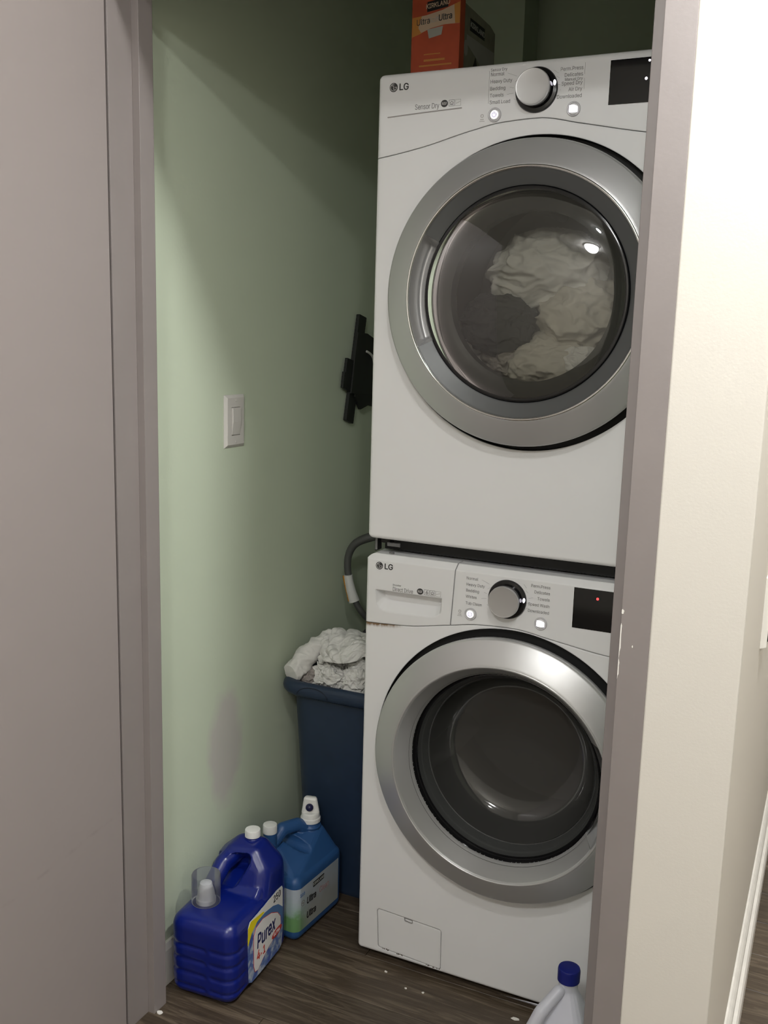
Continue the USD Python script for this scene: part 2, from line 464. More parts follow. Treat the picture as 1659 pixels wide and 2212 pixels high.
box_lilac = plain('pale_gray_carton_print', (0.42, 0.43, 0.40), 0.5)
lamp_glow = {}
lamp_trim = plain('lamp_trim_white', (0.8, 0.8, 0.8), 0.4)

# ------------------------------------------------------------------ the setting
XW = -0.342            # green wall of the closet
JY = -0.4545           # front plane of the closet opening
JL, JR = -0.311, 0.652  # inner faces of the jambs
HEAD = 2.075


def struct(name, mesh, mat, label=None, parent='/World', smooth=False, **k):
    return obj(name, mesh, mat, parent, smooth=smooth, label=label, kind='structure' if parent == '/World' else None, **k)


floor = struct('floor', bx(-1.7, 2.3, -3.4, 3.1, -0.06, -0.008), sub_dark, 'dark brown wood plank floor of the closet and hall')
rng = random.Random(3)
PW, PLEN = 0.148, 1.22
row, y = 0, -3.4
while y < 3.1:
    x = -1.7 - rng.random() * PLEN
    while x < 2.3:
        a, b = max(x, -1.7), min(x + PLEN, 2.3)
        if b - a > 0.05:
            h = 0.006
            top = [(a + 0.0006, y + 0.0006), (b - 0.0006, y + 0.0006), (b - 0.0006, min(y + PW, 3.1) - 0.0006), (a + 0.0006, min(y + PW, 3.1) - 0.0006)]
            c = 0.0012
            q = [(px, py, -0.008) for px, py in top] + [(px, py, -c) for px, py in top]
            cx, cy = (a + b) / 2, y + PW / 2
            q += [(px - math.copysign(c, px - cx), py - math.copysign(c, py - cy), 0.0) for px, py in top]
            f = []
            for L0 in (0, 4):
                for k in range(4):
                    j = (k + 1) % 4
                    f += [[L0 + k, L0 + j, L0 + 4 + j], [L0 + k, L0 + 4 + j, L0 + 4 + k]]
            f += [[8, 9, 10], [8, 10, 11]]
            obj('plank', (np.array(q), np.array(f)), wood_mat, floor, smooth=False)
        x += PLEN
    y += PW
    row += 1

struct('ceiling', bx(-1.7, 2.3, -3.4, 3.1, CEIL, CEIL + 0.08), ceil_paint, 'flat off-white ceiling above the closet and hall')
wl = struct('wall_left', bx(XW - 0.10, XW, -0.34, 1.05, 0, CEIL), green_left, 'sage green closet wall with a light switch and pale patch')
wb = struct('wall_back', cat(bx(XW, 0.0, 0.93, 1.18, 0, CEIL), bx(0.0, 0.70, 1.06, 1.18, 0, CEIL)), green_wall, 'dark green closet wall behind the dryer')
wr = struct('wall_right', bx(0.697, 0.828, JY, 1.18, 0, CEIL), white_paint, 'cream wall end beside the closet opening')
struct('wall_inner', bx(0.692, 0.697, -0.34, 1.06, 0, CEIL), green_wall, 'green closet wall to the right of the machines')
struct('wall_front', cat(bx(-1.7, -0.356, JY, -0.34, 0, CEIL), bx(-0.356, 0.697, JY, -0.34, HEAD + 0.04, CEIL)), white_paint, 'hall wall around the closet opening')
struct('wall_hall_left', bx(-1.7, -1.62, -3.4, JY, 0, CEIL), white_paint, 'hall wall to the left')
struct('wall_hall_right', bx(2.22, 2.3, -3.4, 3.1, 0, CEIL), white_paint, 'hall wall to the right')
struct('wall_hall_near', bx(-1.62, 2.22, -3.4, -3.32, 0, CEIL), white_paint, 'hall wall behind the viewer')
struct('wall_hall_far', bx(-0.5, 2.22, 3.02, 3.1, 0, CEIL), white_paint, 'hall wall at the far end')

# jambs with their stops, gray
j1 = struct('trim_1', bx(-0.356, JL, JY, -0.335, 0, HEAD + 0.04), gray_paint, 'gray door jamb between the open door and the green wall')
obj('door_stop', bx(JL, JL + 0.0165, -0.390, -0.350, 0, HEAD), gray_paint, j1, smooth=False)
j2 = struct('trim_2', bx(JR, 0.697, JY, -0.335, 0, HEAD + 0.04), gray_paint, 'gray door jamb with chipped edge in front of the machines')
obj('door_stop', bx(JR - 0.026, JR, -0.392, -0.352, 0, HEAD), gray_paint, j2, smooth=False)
rg = random.Random(11)
for (cx, cz, w, h) in ((0.6535, 1.057, 0.0028, 0.0042), (0.6525, 1.012, 0.0022, 0.030), (0.6525, 0.968, 0.0026, 0.016), (0.672, 1.005, 0.0012, 0.0020)):
    n = 16
    pts = [(cx + (w * (0.5 + 0.6 * rg.random())) * math.cos(2 * math.pi * k / n), cz + h * (0.7 + 0.4 * rg.random()) * math.sin(2 * math.pi * k / n)) for k in range(n)]
    P = Polygon(pts).buffer(0).intersection(sbox(JR + 0.0004, 0, 0.70, 2))
    obj('paint_chip_scar', ext(P, 0.0006, JY - 0.0005), chip_white, j2, smooth=False)
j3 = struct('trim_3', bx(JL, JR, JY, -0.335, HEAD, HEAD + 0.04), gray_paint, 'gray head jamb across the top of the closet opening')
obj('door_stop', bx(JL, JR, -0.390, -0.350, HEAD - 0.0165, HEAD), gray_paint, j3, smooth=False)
d1 = struct('door_1', bx(JL - 0.036, JL, JY - 0.007 - 0.955, JY - 0.0065, 0.012, HEAD - 0.004), gray_door, 'plain gray door slab swung open at the left, faint diagonal scuff')
for hz in (0.25, 1.05, 1.84):
    obj('hinge', cat(cyl((JL - 0.040, JY - 0.006, hz - 0.045), 0.006, 0.09), bx(JL - 0.038, JL - 0.036, JY - 0.045, JY - 0.004, hz - 0.045, hz + 0.045)), metal_gray, d1)

# baseboards
def baseboard(name, x0, y0, y1, side, label, h=0.105):
    prof = [(0, 0), (0.024, 0), (0.024, 0.058), (0.020, 0.066), (0.013, 0.070), (0.013, 0.092), (0.009, h - 0.006), (0.004, h), (0, h)]
    P = Polygon(prof)
    t = trimesh.creation.extrude_polygon(P, y1 - y0, engine='earcut')
    v = t.vertices
    t.vertices = np.stack([x0 + side * v[:, 0], y0 + v[:, 2], v[:, 1]], -1)
    return struct(name, t, base_paint, label)


baseboard('baseboard_right', 0.828, JY + 0.02, 1.18, 1, 'stepped white baseboard on the hall wall at the right')
P = Polygon([(0, 0), (0.012, 0), (0.012, 0.085), (0.007, 0.10), (0, 0.10)])
t = trimesh.creation.extrude_polygon(P, 1.26, engine='earcut')
t.vertices = np.stack([XW + t.vertices[:, 0], -0.333 + t.vertices[:, 2], t.vertices[:, 1]], -1)
struct('baseboard_left', t, base_paint, 'white baseboard on the green wall behind the jugs')

# ------------------------------------------------------------------ ceiling lamps of the hall and the added fill lamp
for i, (lx, ly, lr, ls) in enumerate(LAMPS):
    g = glow('lamp_glow_%d' % i, WARM, ls)
    t = thing('ceiling_light', LAMP_LABELS[i], 'lamp', (lx, ly, CEIL), 'hall ceiling lamps')
    ring = [(lr + 0.002, -0.001), (lr + 0.002, -0.012), (lr + 0.006, -0.016), (lr + 0.02, -0.012), (lr + 0.024, -0.001)]
    obj('trim_ring', lathe(ring, (lx, ly, CEIL), 'z', seg=40), lamp_trim, t)
    disc = lathe([(lr * math.cos(a) + 1e-5, -0.002 - 0.8 * lr * math.sin(a)) for a in np.linspace(0, math.pi / 2, 9)], (lx, ly, CEIL), 'z', seg=32)
    obj('diffuser', disc, g, t, smooth=True)

# ------------------------------------------------------------------ washer and dryer
MW = 0.686


def rrect(x0, x1, z0, z1, r):
    return sbox(x0 + r, z0 + r, x1 - r, z1 - r).buffer(r, quad_segs=10)


def lg_logo(t, cx, cz, r, tx, th, y):
    disc = Point(cx, cz).buffer(r, quad_segs=16)
    A = lambda rad, a0, a1, n=40: [(cx + rad * math.cos(a), cz + rad * math.sin(a)) for a in np.linspace(a0, a1, n)]
    G = LineString(A(r * 0.76, math.radians(80), math.radians(360))).buffer(r * 0.07).union(LineString([(cx + r * 0.30, cz), (cx + r * 0.76, cz)]).buffer(r * 0.07))
    Lm = LineString([(cx, cz + r * 0.42), (cx, cz - r * 0.42), (cx + r * 0.3, cz - r * 0.42)]).buffer(r * 0.075)
    eye = Point(cx - r * 0.34, cz + r * 0.38).buffer(r * 0.13)
    a = obj('logo', front(cat(flat(disc, 0.0006), text2d('LG', th, tx, cz - th / 2, bold=True, depth=0.0006)), y), print_dark, t, smooth=False)
    obj('logo_lines', front(flat(G.union(Lm).union(eye), 0.0009), y), print_light, a, smooth=False)


def icon_badges(t, x, z, n, y, tilt=0):
    a = obj('badge', front(flat(affinity.scale(Point(x, z).buffer(0.0068), 1.1, 1.0), 0.0005), y), print_dark, t, smooth=False)
    obj('badge_lettering', front(text2d('NSF', 0.0052, x, z - 0.0026, 'c', True, depth=0.0008, sx=0.8), y), print_light, a, smooth=False)
    for k in range(n):
        cx = x + 0.0135 * (k + 1) + 0.002
        sq = sbox(cx - 0.006, z - 0.006, cx + 0.006, z + 0.006)
        fr = sq.difference(sq.buffer(-0.0006))
        kind = (['six'] if n == 3 else []) + ['house', 'swoosh']
        kk = kind[k]
        parts = [flat(fr, 0.0005)]
        if kk == 'six':
            parts.append(text2d('6', 0.008, cx, z - 0.004, 'c', True))
        elif kk == 'house':
            hs = Polygon([(cx - 0.0042, z), (cx, z + 0.004), (cx + 0.0042, z), (cx + 0.0032, z), (cx + 0.0032, z - 0.0038), (cx - 0.0032, z - 0.0038), (cx - 0.0032, z)])
            parts.append(flat(hs.difference(hs.buffer(-0.0009)).union(sbox(cx - 0.0008, z - 0.0038, cx + 0.0008, z - 0.001)), 0.0005))
        else:
            parts.append(flat(LineString([(cx - 0.004, z - 0.0015), (cx, z), (cx + 0.004, z + 0.0015)]).buffer(0.0006), 0.0005))
        obj('badge', front(cat(*parts), y), print_gray if kk != 'swoosh' else print_light, t, smooth=False)


def dial(t, cx, cz, led_ang):
    obj('dial_ring', lathe([(0.0415, -0.001), (0.0415, 0.003), (0.040, 0.005), (0.034, 0.006), (0.0335, 0.002)], (cx, 0, cz), seg=72), black_gloss, t, smooth=40)
    d = obj('dial', lathe([(0.034, 0.001), (0.0335, 0.024), (0.0330, 0.026)], (cx, 0, cz), seg=72), black_gloss, t, smooth=40)
    obj('dial_face', lathe([(0.0332, 0.0255), (0.0330, 0.029), (0.0322, 0.0305), (0.0305, 0.0300), (0.015, 0.0296), (1e-5, 0.0295)], (cx, 0, cz), seg=72), silver_face, d, smooth=35)
    lx, lz = cx + 0.0375 * math.cos(led_ang), cz + 0.0375 * math.sin(led_ang)
    obj('indicator', ext(affinity.scale(Point(lx, lz).buffer(0.0032), 0.8, 1.6), 0.003, -0.0075), led_white, t, smooth=False)


def button(t, cx, cz, mark, name):
    obj(name + '_rim', lathe([(0.0135, -0.001), (0.0135, 0.002), (0.0125, 0.003), (0.0108, 0.0025), (0.0105, 0.001)], (cx, 0, cz), seg=40), btn_rim, t, smooth=40)
    b = obj(name, lathe([(0.0105, 0.001), (0.0098, 0.003), (1e-5, 0.0036)], (cx, 0, cz), seg=40), enamel_in, t, smooth=40)
    if mark == 'power':
        core = Point(cx, cz).buffer(0.0075)
        obj('button_light', ext(core, 0.001, -0.0040), led_white, b, smooth=False)
        arc = LineString([(cx + 0.0042 * math.cos(a), cz + 0.0042 * math.sin(a)) for a in np.linspace(math.radians(125), math.radians(415), 30)]).buffer(0.0006)
        obj('power_mark', ext(arc.union(LineString([(cx, cz + 0.001), (cx, cz + 0.0055)]).buffer(0.0006)), 0.0006, -0.0045), btn_lav, b, smooth=False)
    else:
        core = Polygon([(cx - 0.007, cz - 0.005), (cx - 0.007, cz + 0.0055), (cx + 0.001, cz + 0.0055), (cx + 0.007, cz + 0.003), (cx + 0.0075, cz - 0.005)]).buffer(0.001)
        obj('button_light', ext(core, 0.001, -0.0040), led_white, b, smooth=False)


def lines_to(t, xs, zs, xe, ze, y):
    return [flat(LineString([(xs, zs), (xe, ze)]).buffer(0.00022), 0.0003)]


def machine(kind, z0, z1, ox):
    dry = kind == 'dryer'
    name = 'clothes_dryer' if dry else 'washing_machine'
    lab = 'white front-loading dryer with silver door ring, stacked on the washer' if dry else 'white front-loading washing machine with deep glass door, under the dryer'
    t = thing(name, lab, 'dryer' if dry else 'washing machine', (ox + MW / 2, 0.38, 0.983 if dry else 0.0))
    cx = 0.343 + ox
    cz = 1.5415 if dry else 0.5540
    if dry:
        sx = [-0.002, 0.1, 0.207, 0.269, 0.343, 0.427, 0.541, 0.688]
        sz = [1.818, 1.835, 1.861, 1.8725, 1.876, 1.861, 1.839, 1.818]
    else:
        sx = [-0.006, 0.1, 0.202, 0.272, 0.343, 0.433, 0.534, 0.688]
        sz = [0.826, 0.831, 0.848, 0.859, 0.862, 0.850, 0.836, 0.826]
    curve = PchipInterpolator(sx, sz)
    xs = np.linspace(ox, MW + ox, 60)
    cl = [(x, float(curve(np.clip(x, sx[0], sx[-1])))) for x in xs]
    outline = rrect(ox, MW + ox, z0, z1, 0.018)
    upper = Polygon([(ox - 0.01, cl[0][1])] + cl + [(MW + ox + 0.01, cl[-1][1]), (MW + ox + 0.01, z1 + 0.1), (ox - 0.01, z1 + 0.1)])
    gap = LineString(cl).buffer(0.0007)
    panel2d = outline.intersection(upper).difference(gap)
    body2d = outline.difference(upper).difference(gap)
    block = rbox(ox, MW + ox, 0.0, 0.06, z0, z1, 0.009, 20)
    if not dry:                                     # sloping top edge of the washer's front
        block = rbox(ox, MW + ox, 0.0, 0.06, z0, z1 + 0.02, 0.009, 20).trim_by_plane((0, 0.62, -0.79), -0.79 * (z1 - 0.016) + 0.0)
        block = block.trim_by_plane((0, 0, -1), -z1)
    HOLE = 0.3045
    body = (block ^ ext_m(body2d, 0.05, 0.0)) - cyl((cx, 0.1, cz), HOLE, 0.2, 'y', seg=160)
    if not dry:
        fd = Polygon([(0.049, 0.134), (0.211, 0.126), (0.213, 0.027), (0.054, 0.036)]).buffer(-0.006).buffer(0.006)
        body = body - ext_m(fd.buffer(0.0007), 0.012, -0.004)
    fp = obj('front_panel', body, enamel if dry else enamel_rust, t, smooth=35)
    # dark recess round the door
    obj('door_recess', lathe([(HOLE, -0.004), (HOLE - 0.001, -0.022), (0.262, -0.026), (0.212, -0.026)], (cx, 0, cz), seg=128), black_dull, t)
    if not dry:
        dv = Polygon([(0.2122, 1.0), (0.2025, cl[0][1] - 0.03), (-0.05, 0.7), (-0.05, 1.0)])
        drawer2d = panel2d.intersection(dv).difference(LineString([(0.2122, 1.0), (0.2015, 0.80)]).buffer(0.0009))
        drawer = block ^ ext_m(drawer2d, 0.045, 0.0)
        rec = Polygon([(0.0235, 0.9035), (0.1820, 0.9045), (0.1815, 0.876), (0.178, 0.868), (0.168, 0.861), (0.150, 0.858), (0.060, 0.8555), (0.043, 0.857), (0.033, 0.862), (0.026, 0.871)])
        rin = affinity.scale(rec, 0.88, 0.55, origin=(0.103, 0.9035))
        cut = Manifold.batch_hull([ext_m(rec, 0.001, -0.002), ext_m(rin, 0.001, 0.026)]) + ext_m(rec.buffer(0.0), 0.004, -0.003)
        drawer = drawer - cut
        obj('detergent_drawer', drawer, enamel_in, t, smooth=35)
        panel2d = panel2d.difference(dv).difference(LineString([(0.2122, 1.0), (0.2015, 0.80)]).buffer(0.0009))
    pn = obj('control_panel', block ^ ext_m(panel2d, 0.045, 0.0), enamel_in if not dry else enamel, t, smooth=35)
    # cabinet
    cab = rbox(ox + 0.001, MW + ox - 0.001, 0.03, 0.765, z0 + (0.004 if dry else 0.01), z1 - (0.0 if dry else 0.003), 0.008)
    cab = cab - cyl((cx, 0.45, cz), 0.262, 0.60, 'y', seg=96)
    obj('cabinet', cab, enamel, t, smooth=35)
    # drum
    dr = lathe([(0.215, 0.024), (0.215, -0.02), (0.2615, -0.045), (0.261, -0.43), (0.20, -0.446), (1e-5, -0.446)], (cx, 0, cz), seg=96)
    du = obj('drum', dr, drum_white if dry else steel_drum, t, smooth=40)
    for k in range(3):
        a = math.radians(200 + 120 * k if not dry else 100 + 120 * k)
        p0, p1 = np.array([cx + 0.25 * math.cos(a), 0.09, cz + 0.25 * math.sin(a)]), np.array([cx + 0.25 * math.cos(a), 0.40, cz + 0.25 * math.sin(a)])
        q = np.array([cx + 0.195 * math.cos(a), 0.24, cz + 0.195 * math.sin(a)])
        obj('drum_baffle', Manifold.batch_hull([sph(p0, 0.02), sph(p1, 0.02), sph(q + (0, -0.09, 0), 0.012), sph(q + (0, 0.09, 0), 0.012)]), drum_white if dry else steel_drum, du)
    # door
    c = (cx, 0, cz)
    if dry:
        ang = (math.radians(150), math.radians(206))
    else:
        ang = (math.radians(-28), math.radians(28))
    dm = obj('door', lathe([(0.276, -0.020), (0.284, 0.0), (0.2908, 0.014), (0.2930, 0.025), (0.2930, 0.0325), (0.2920, 0.0355), (0.2885, 0.0382), (0.265, 0.0495), (0.245, 0.0588), (0.2405, 0.0600)], c, seg=160), silver, t, smooth=35, label='silver outer door ring')
    obj('door_trim', lathe([(0.2405, 0.0600), (0.2395, 0.0612), (0.2375, 0.0616), (0.2360, 0.0606), (0.2352, 0.0590)], c, seg=160), chrome if dry else silver, dm, smooth=50, label='bright rim on the crest of the door ring')
    if dry:
        band = [(0.2352, 0.0590), (0.2320, 0.0566), (0.2090, 0.0465), (0.2060, 0.0445)]
        bm = dark_silver
        base = (0.2055, 0.040)
    else:
        band = [(0.2352, 0.0590), (0.2325, 0.0560), (0.2130, 0.0185), (0.2105, 0.0150)]
        bm = silver
        base = (0.2100, 0.010)
    obj('inner_ring', lathe(band + [base], c, a0=ang[1], a1=ang[0] + 2 * math.pi, seg=160), bm, dm, smooth=35, label='graphite inner band of the door ring' if dry else 'silver inner band of the door ring')
    # handle pocket: a scooped hollow in the band
    n = 46
    aa = np.linspace(ang[0], ang[1], n)
    pv = []
    deep = 0.044
    tt = np.linspace(0, 1, 12)
    for a in aa:
        e = min(a - ang[0], ang[1] - a) / math.radians(4.0)
        e = min(1.0, e)
        e = e * e * (3 - 2 * e)
        for s in tt:
            r = band[0][0] + (band[-1][0] - band[0][0]) * s
            h0 = band[0][1] + (band[-1][1] - band[0][1]) * s
            w = min(1.0, s / 0.10)
            w = w * w * (3 - 2 * w)
            h = h0 - e * w * deep * (1.0 - 0.55 * max(0.0, s - 0.25))
            pv.append((cx + r * math.cos(a), -h, cz + r * math.sin(a)))
    pf = []
    for i in range(n - 1):
        for q in range(11):
            a_, b_, c_, d_ = i * 12 + q, i * 12 + q + 1, (i + 1) * 12 + q + 1, (i + 1) * 12 + q
            pf += [[a_, b_, c_], [a_, c_, d_]]
    obj('door_handle', (np.array(pv), np.array(pf)), silver, dm, smooth=60, label='scooped silver handle hollow in the door ring')
    if dry:
        obj('glass_rim', lathe([(0.2060, 0.010), (0.2055, 0.0440), (0.2035, 0.0475), (0.2000, 0.0485), (0.1975, 0.0480), (0.1960, 0.0455), (0.1960, 0.020)], c, seg=128), black_gloss, dm, smooth=40)
        rr = np.linspace(0.1975, 1e-5, 26)
        dome = [(r, 0.0478 + 0.026 * (1 - (r / 0.1975) ** 2) ** 0.8) for r in rr]
        obj('door_glass', lathe(dome, c, seg=128), glass_dryer, dm, smooth=True)
        obj('inner_door_ring', lathe([(0.1965, 0.030), (0.186, 0.012), (0.172, 0.004), (0.166, 0.0), (0.166, -0.030), (0.19, -0.034), (0.213, -0.02)], c, seg=128), gasket, dm, smooth=40)
    else:
        obj('glass_rim', lathe([(0.2105, 0.0150), (0.2095, 0.006), (0.2070, 0.003), (0.2040, 0.004), (0.2030, 0.001)], c, seg=128), black_gloss, dm, smooth=40)
        obj('gasket_ring', lathe([(0.2030, 0.001), (0.2005, -0.008), (0.1985, -0.010), (0.1970, -0.014), (0.1905, -0.030), (0.1885, -0.031), (0.1870, -0.029)], c, seg=128), gasket, dm, smooth=30)
        bowl = [(0.1868, -0.0285), (0.1855, -0.034), (0.183, -0.045), (0.176, -0.067), (0.167, -0.085), (0.155, -0.097), (0.138, -0.105), (0.11, -0.110), (0.06, -0.1125), (1e-5, -0.113)]
        rb = np.array(bowl)
        s = np.r_[0, np.cumsum(np.hypot(*np.diff(rb, axis=0).T))]
        q = np.linspace(0, s[-1], 40)
        bowl = np.stack([PchipInterpolator(s, rb[:, 0])(q), PchipInterpolator(s, rb[:, 1])(q)], 1)
        obj('door_glass', lathe(bowl, c, seg=128), glass_washer, dm, smooth=True)
        obj('inner_door_ring', lathe([(0.191, -0.0305), (0.200, -0.034), (0.214, -0.026)], c, seg=128), gasket, dm, smooth=40)
    # control panel print
    Y = -0.0001
    if dry:
        lg_logo(pn, 0.0352, 1.9548, 0.0088, 0.0468, 0.0122, Y)
        obj('lettering', front(text2d('Sensor Dry', 0.0100, 0.0835, 1.9085, sx=0.74), Y), print_gray, pn, smooth=False)
        obj('panel_line', front(flat(LineString([(0.024, 1.8978), (0.10, 1.9018), (0.184, 1.9052)]).buffer(0.0011), 0.0006), Y), seam_gray, pn, smooth=False)
        icon_badges(pn, 0.1475, 1.9160, 2, Y)
        L = [(1.9700, 'Sensor Dry', 0.0052), (1.9620, 'Normal', 0.0066), (1.9490, 'Heavy Duty', 0.0066), (1.9360, 'Bedding', 0.0066), (1.9235, 'Towels', 0.0066), (1.9110, 'Small Load', 0.0066)]
        R = [(1.9600, 'Perm.Press', 0.0066), (1.9490, 'Delicates', 0.0066), (1.9410, 'Manual Dry', 0.0052), (1.9340, 'Speed Dry', 0.0066), (1.9230, 'Air Dry', 0.0066), (1.9110, 'Downloaded', 0.0066)]
        xl, xr, dc, dz_ = 0.2420, 0.4240, 0.336, 1.9268
        ex = [flat(sbox(0.2395, 1.909, 0.2399, 1.969), 0.0003), flat(sbox(0.4272, 1.948, 0.4276, 1.968), 0.0003), flat(sbox(0.4272, 1.922, 0.4276, 1.941), 0.0003)]
        dsp = (0.4750, 0.600, 1.8895, 1.9670)
        pb, sb_ = (0.2540, 1.8872), (0.4100, 1.8872)
        led = 0.25
    else:
        lg_logo(t, 0.0330 + ox, 0.9590, 0.0085, 0.0445 + ox, 0.0120, Y)
        objs('lettering', [front(text2d('Direct Drive', 0.0092, 0.0650, 0.9062, sx=0.70), Y), front(text2d('Inverter', 0.004, 0.0650, 0.9180), Y)], print_gray, t, smooth=False)
        icon_badges(t, 0.1310, 0.9135, 3, Y)
        L = [(0.9580, 'Normal', 0.0062), (0.9445, 'Heavy Duty', 0.0062), (0.9315, 'Bedding', 0.0062), (0.9180, 'Whites', 0.0062), (0.9035, 'Tub Clean', 0.0062)]
        R = [(0.9605, 'Perm.Press', 0.0062), (0.9480, 'Delicates', 0.0062), (0.9345, 'Towels', 0.0062), (0.9210, 'Speed Wash', 0.0062), (0.9070, 'Downloaded', 0.0062)]
        xl, xr, dc, dz_ = 0.2365, 0.4190, 0.329, 0.9240
        ex = []
        dsp = (0.4685, 0.594, 0.8852, 0.9690)
        pb, sb_ = (0.2490, 0.8805), (0.4030, 0.8825)
        led = 0.10
    words = []
    for z, s, h in L:
        words.append(text2d(s, h, xl, z - h / 2, 'l', sx=0.9))
        if h > 0.006:
            wd = 0.0052 * len(s)
            a = math.atan2((z - dz_) * 0.6, -1)
            words += [flat(LineString([(xl + wd + 0.004, z), (dc - 0.046 * math.cos((z - dz_) * 14), dz_ + (z - dz_) * 0.8)]).buffer(0.00016), 0.0002)]
    left, words = words, []
    for z, s, h in R:
        words.append(text2d(s, h, xr, z - h / 2, 'r', sx=0.9))
        if h > 0.006:
            wd = 0.0052 * len(s)
            words += [flat(LineString([(xr - wd - 0.004, z), (dc + 0.046 * math.cos((z - dz_) * 14), dz_ + (z - dz_) * 0.8)]).buffer(0.00016), 0.0002)]
    objs('lettering', [front(cat(*left, *ex[:1]), Y), front(cat(*words, *ex[1:]), Y)], print_gray, pn, smooth=False)
    # lock mark
    lx, lz = (0.228, 1.8830) if dry else (0.2245, 0.8790)
    obj('lock_mark', front(cat(flat(Point(lx, lz + 0.004).buffer(0.0035).difference(Point(lx, lz + 0.004).buffer(0.0018)), 0.0004), flat(sbox(lx - 0.005, lz - 0.0065, lx + 0.005, lz - 0.0052).union(sbox(lx - 0.0035, lz - 0.0035, lx + 0.0035, lz - 0.0015)), 0.0004)), Y), print_light, pn, smooth=False)
    dial(t, dc, dz_, led)
    button(t, *pb, 'power', 'power_button')
    button(t, *sb_, 'start', 'start_button')
    dp = obj('display', ext(sbox(dsp[0], dsp[2], dsp[1], dsp[3]), 0.002, -0.0012), screen_black, t, smooth=False)
    if dry:
        obj('indicator', ext(Point(0.5415, 1.9305).buffer(0.0026), 0.001, -0.0018), led_white, dp, smooth=False)
        obj('indicator', ext(Point(0.5455, 1.9610).buffer(0.0022), 0.001, -0.0018), led_white, dp, smooth=False)
        objs('stacking_bracket', [bx(0.006, 0.0095, 0.028, 0.055, 0.985, 1.017), bx(0.018, 0.040, 0.034, 0.055, 1.004, 1.014), bx(0.016, 0.680, 0.06, 0.70, 0.985, 1.023)], black_dull, t, smooth=False)
        objs('bracket_tab', [bx(0.0075, 0.0125, 0.026, 0.0275, 0.988, 1.015), bx(0.035, 0.066, 0.030, 0.034, 0.9985, 1.0065), bx(0.045, 0.056, 0.020, 0.024, 0.9845, 0.987)], metal_gray, t, smooth=False)
    else:
        obj('indicator', ext(Point(0.5170, 0.9510).buffer(0.0027), 0.001, -0.0018), led_red, dp, smooth=False)
        lid = block ^ ext_m(fd.buffer(-0.0006), 0.008, 0.0008)
        ld = obj('filter_door', lid, enamel, t, smooth=35)
        lt = Polygon([(0.1185, 0.1305), (0.1400, 0.1294), (0.1400, 0.1215), (0.1365, 0.1205), (0.1200, 0.1225)])
        obj('filter_latch', cat(ext(lt.difference(lt.buffer(-0.0012)), 0.001, 0.0002)), print_gray, ld, smooth=False)
        obj('latch_tab', ext(lt.buffer(-0.0018), 0.001, -0.0004), enamel_in, ld, smooth=False)
        for (fx, fy) in ((0.06, 0.06), (0.626, 0.06), (0.06, 0.70), (0.626, 0.70)):
            obj('foot', cyl((fx, fy, 0.0), 0.022, 0.032), black_dull, t)
        # grime along the flap's lower edge
        gr = random.Random(5)
        pts = []
        for k in range(26):
            u = gr.choice([gr.uniform(0.062, 0.085), gr.uniform(0.10, 0.118), gr.uniform(0.175, 0.212)])
            zz = 0.0365 - 0.0565 * (u - 0.054) + gr.uniform(-0.0012, 0.0012)
            pts.append(Point(u, zz).buffer(gr.uniform(0.0006, 0.0016), quad_segs=3))
        from shapely import union_all
        obj('grime', ext(union_all(pts), 0.0006, -0.0003), plain('dark_grime', (0.12, 0.10, 0.08), 0.8), ld, smooth=False, kind='stuff')
    return t


machine('washer', 0.0193, 0.983, -0.0015)
machine('dryer', 1.0186, 1.982, 0.0)


# ------------------------------------------------------------------ cloth
def crumple(c, size, seed, amp=0.28, freq=3.0, sub=5, rot=0.0):
    t = trimesh.creation.icosphere(sub, 1.0)
    n = t.vertices.copy()
    w = n + 0.5 * np.stack([meshkit.fbm(n * 1.6 + 9.1 * seed + k * 5.3, 3, seed + k) - 0.5 for k in range(3)], -1) * 2

    def ridge(f, k):
        return (1 - np.abs(2 * meshkit.noise(w * f + seed * (3.1 + k), seed + 20 * k) - 1)) ** 2.2

    big = meshkit.fbm(n * 1.2 + seed * 2.3, 2, seed + 60) - 0.5
    d = 1 + amp * (1.1 * big + 0.62 * (ridge(freq, 1) - 0.35) + 0.36 * (ridge(freq * 2.0, 2) - 0.35) + 0.15 * (ridge(freq * 4.1, 3) - 0.35))
    v = n * d[:, None] * np.array(size)
    cr, sr = math.cos(rot), math.sin(rot)
    t.vertices = np.stack([cr * v[:, 0] - sr * v[:, 1], sr * v[:, 0] + cr * v[:, 1], v[:, 2]], -1) + np.array(c)
    return t


# laundry tumbling behind the dryer's glass
for (c, s, sd, mt, lb) in (
        ((0.33, 0.16, 1.60), (0.120, 0.085, 0.080), 3, cloth_white, 'white cloth at the top of the laundry inside the dryer'),
        ((0.41, 0.17, 1.51), (0.095, 0.090, 0.080), 8, cloth_cream, 'beige cloth at the right of the laundry inside the dryer'),
        ((0.245, 0.11, 1.49), (0.075, 0.055, 0.062), 12, cloth_dark, 'dark garment at the left of the laundry inside the dryer'),
        ((0.36, 0.15, 1.405), (0.100, 0.085, 0.065), 17, cloth_cream, 'pale cloth at the bottom of the laundry inside the dryer'),
        ((0.43, 0.11, 1.405), (0.050, 0.040, 0.045), 21, cloth_white, 'small white crumpled cloth low in the dryer'),
        ((0.262, 0.15, 1.420), (0.056, 0.055, 0.046), 26, cloth_gray, 'gray cloth low at the left inside the dryer')):
    obj('laundry', crumple(c, s, sd, amp=0.24, freq=1.7), mt, smooth=True, label=lb, category='laundry', group='clothes in the dryer drum')

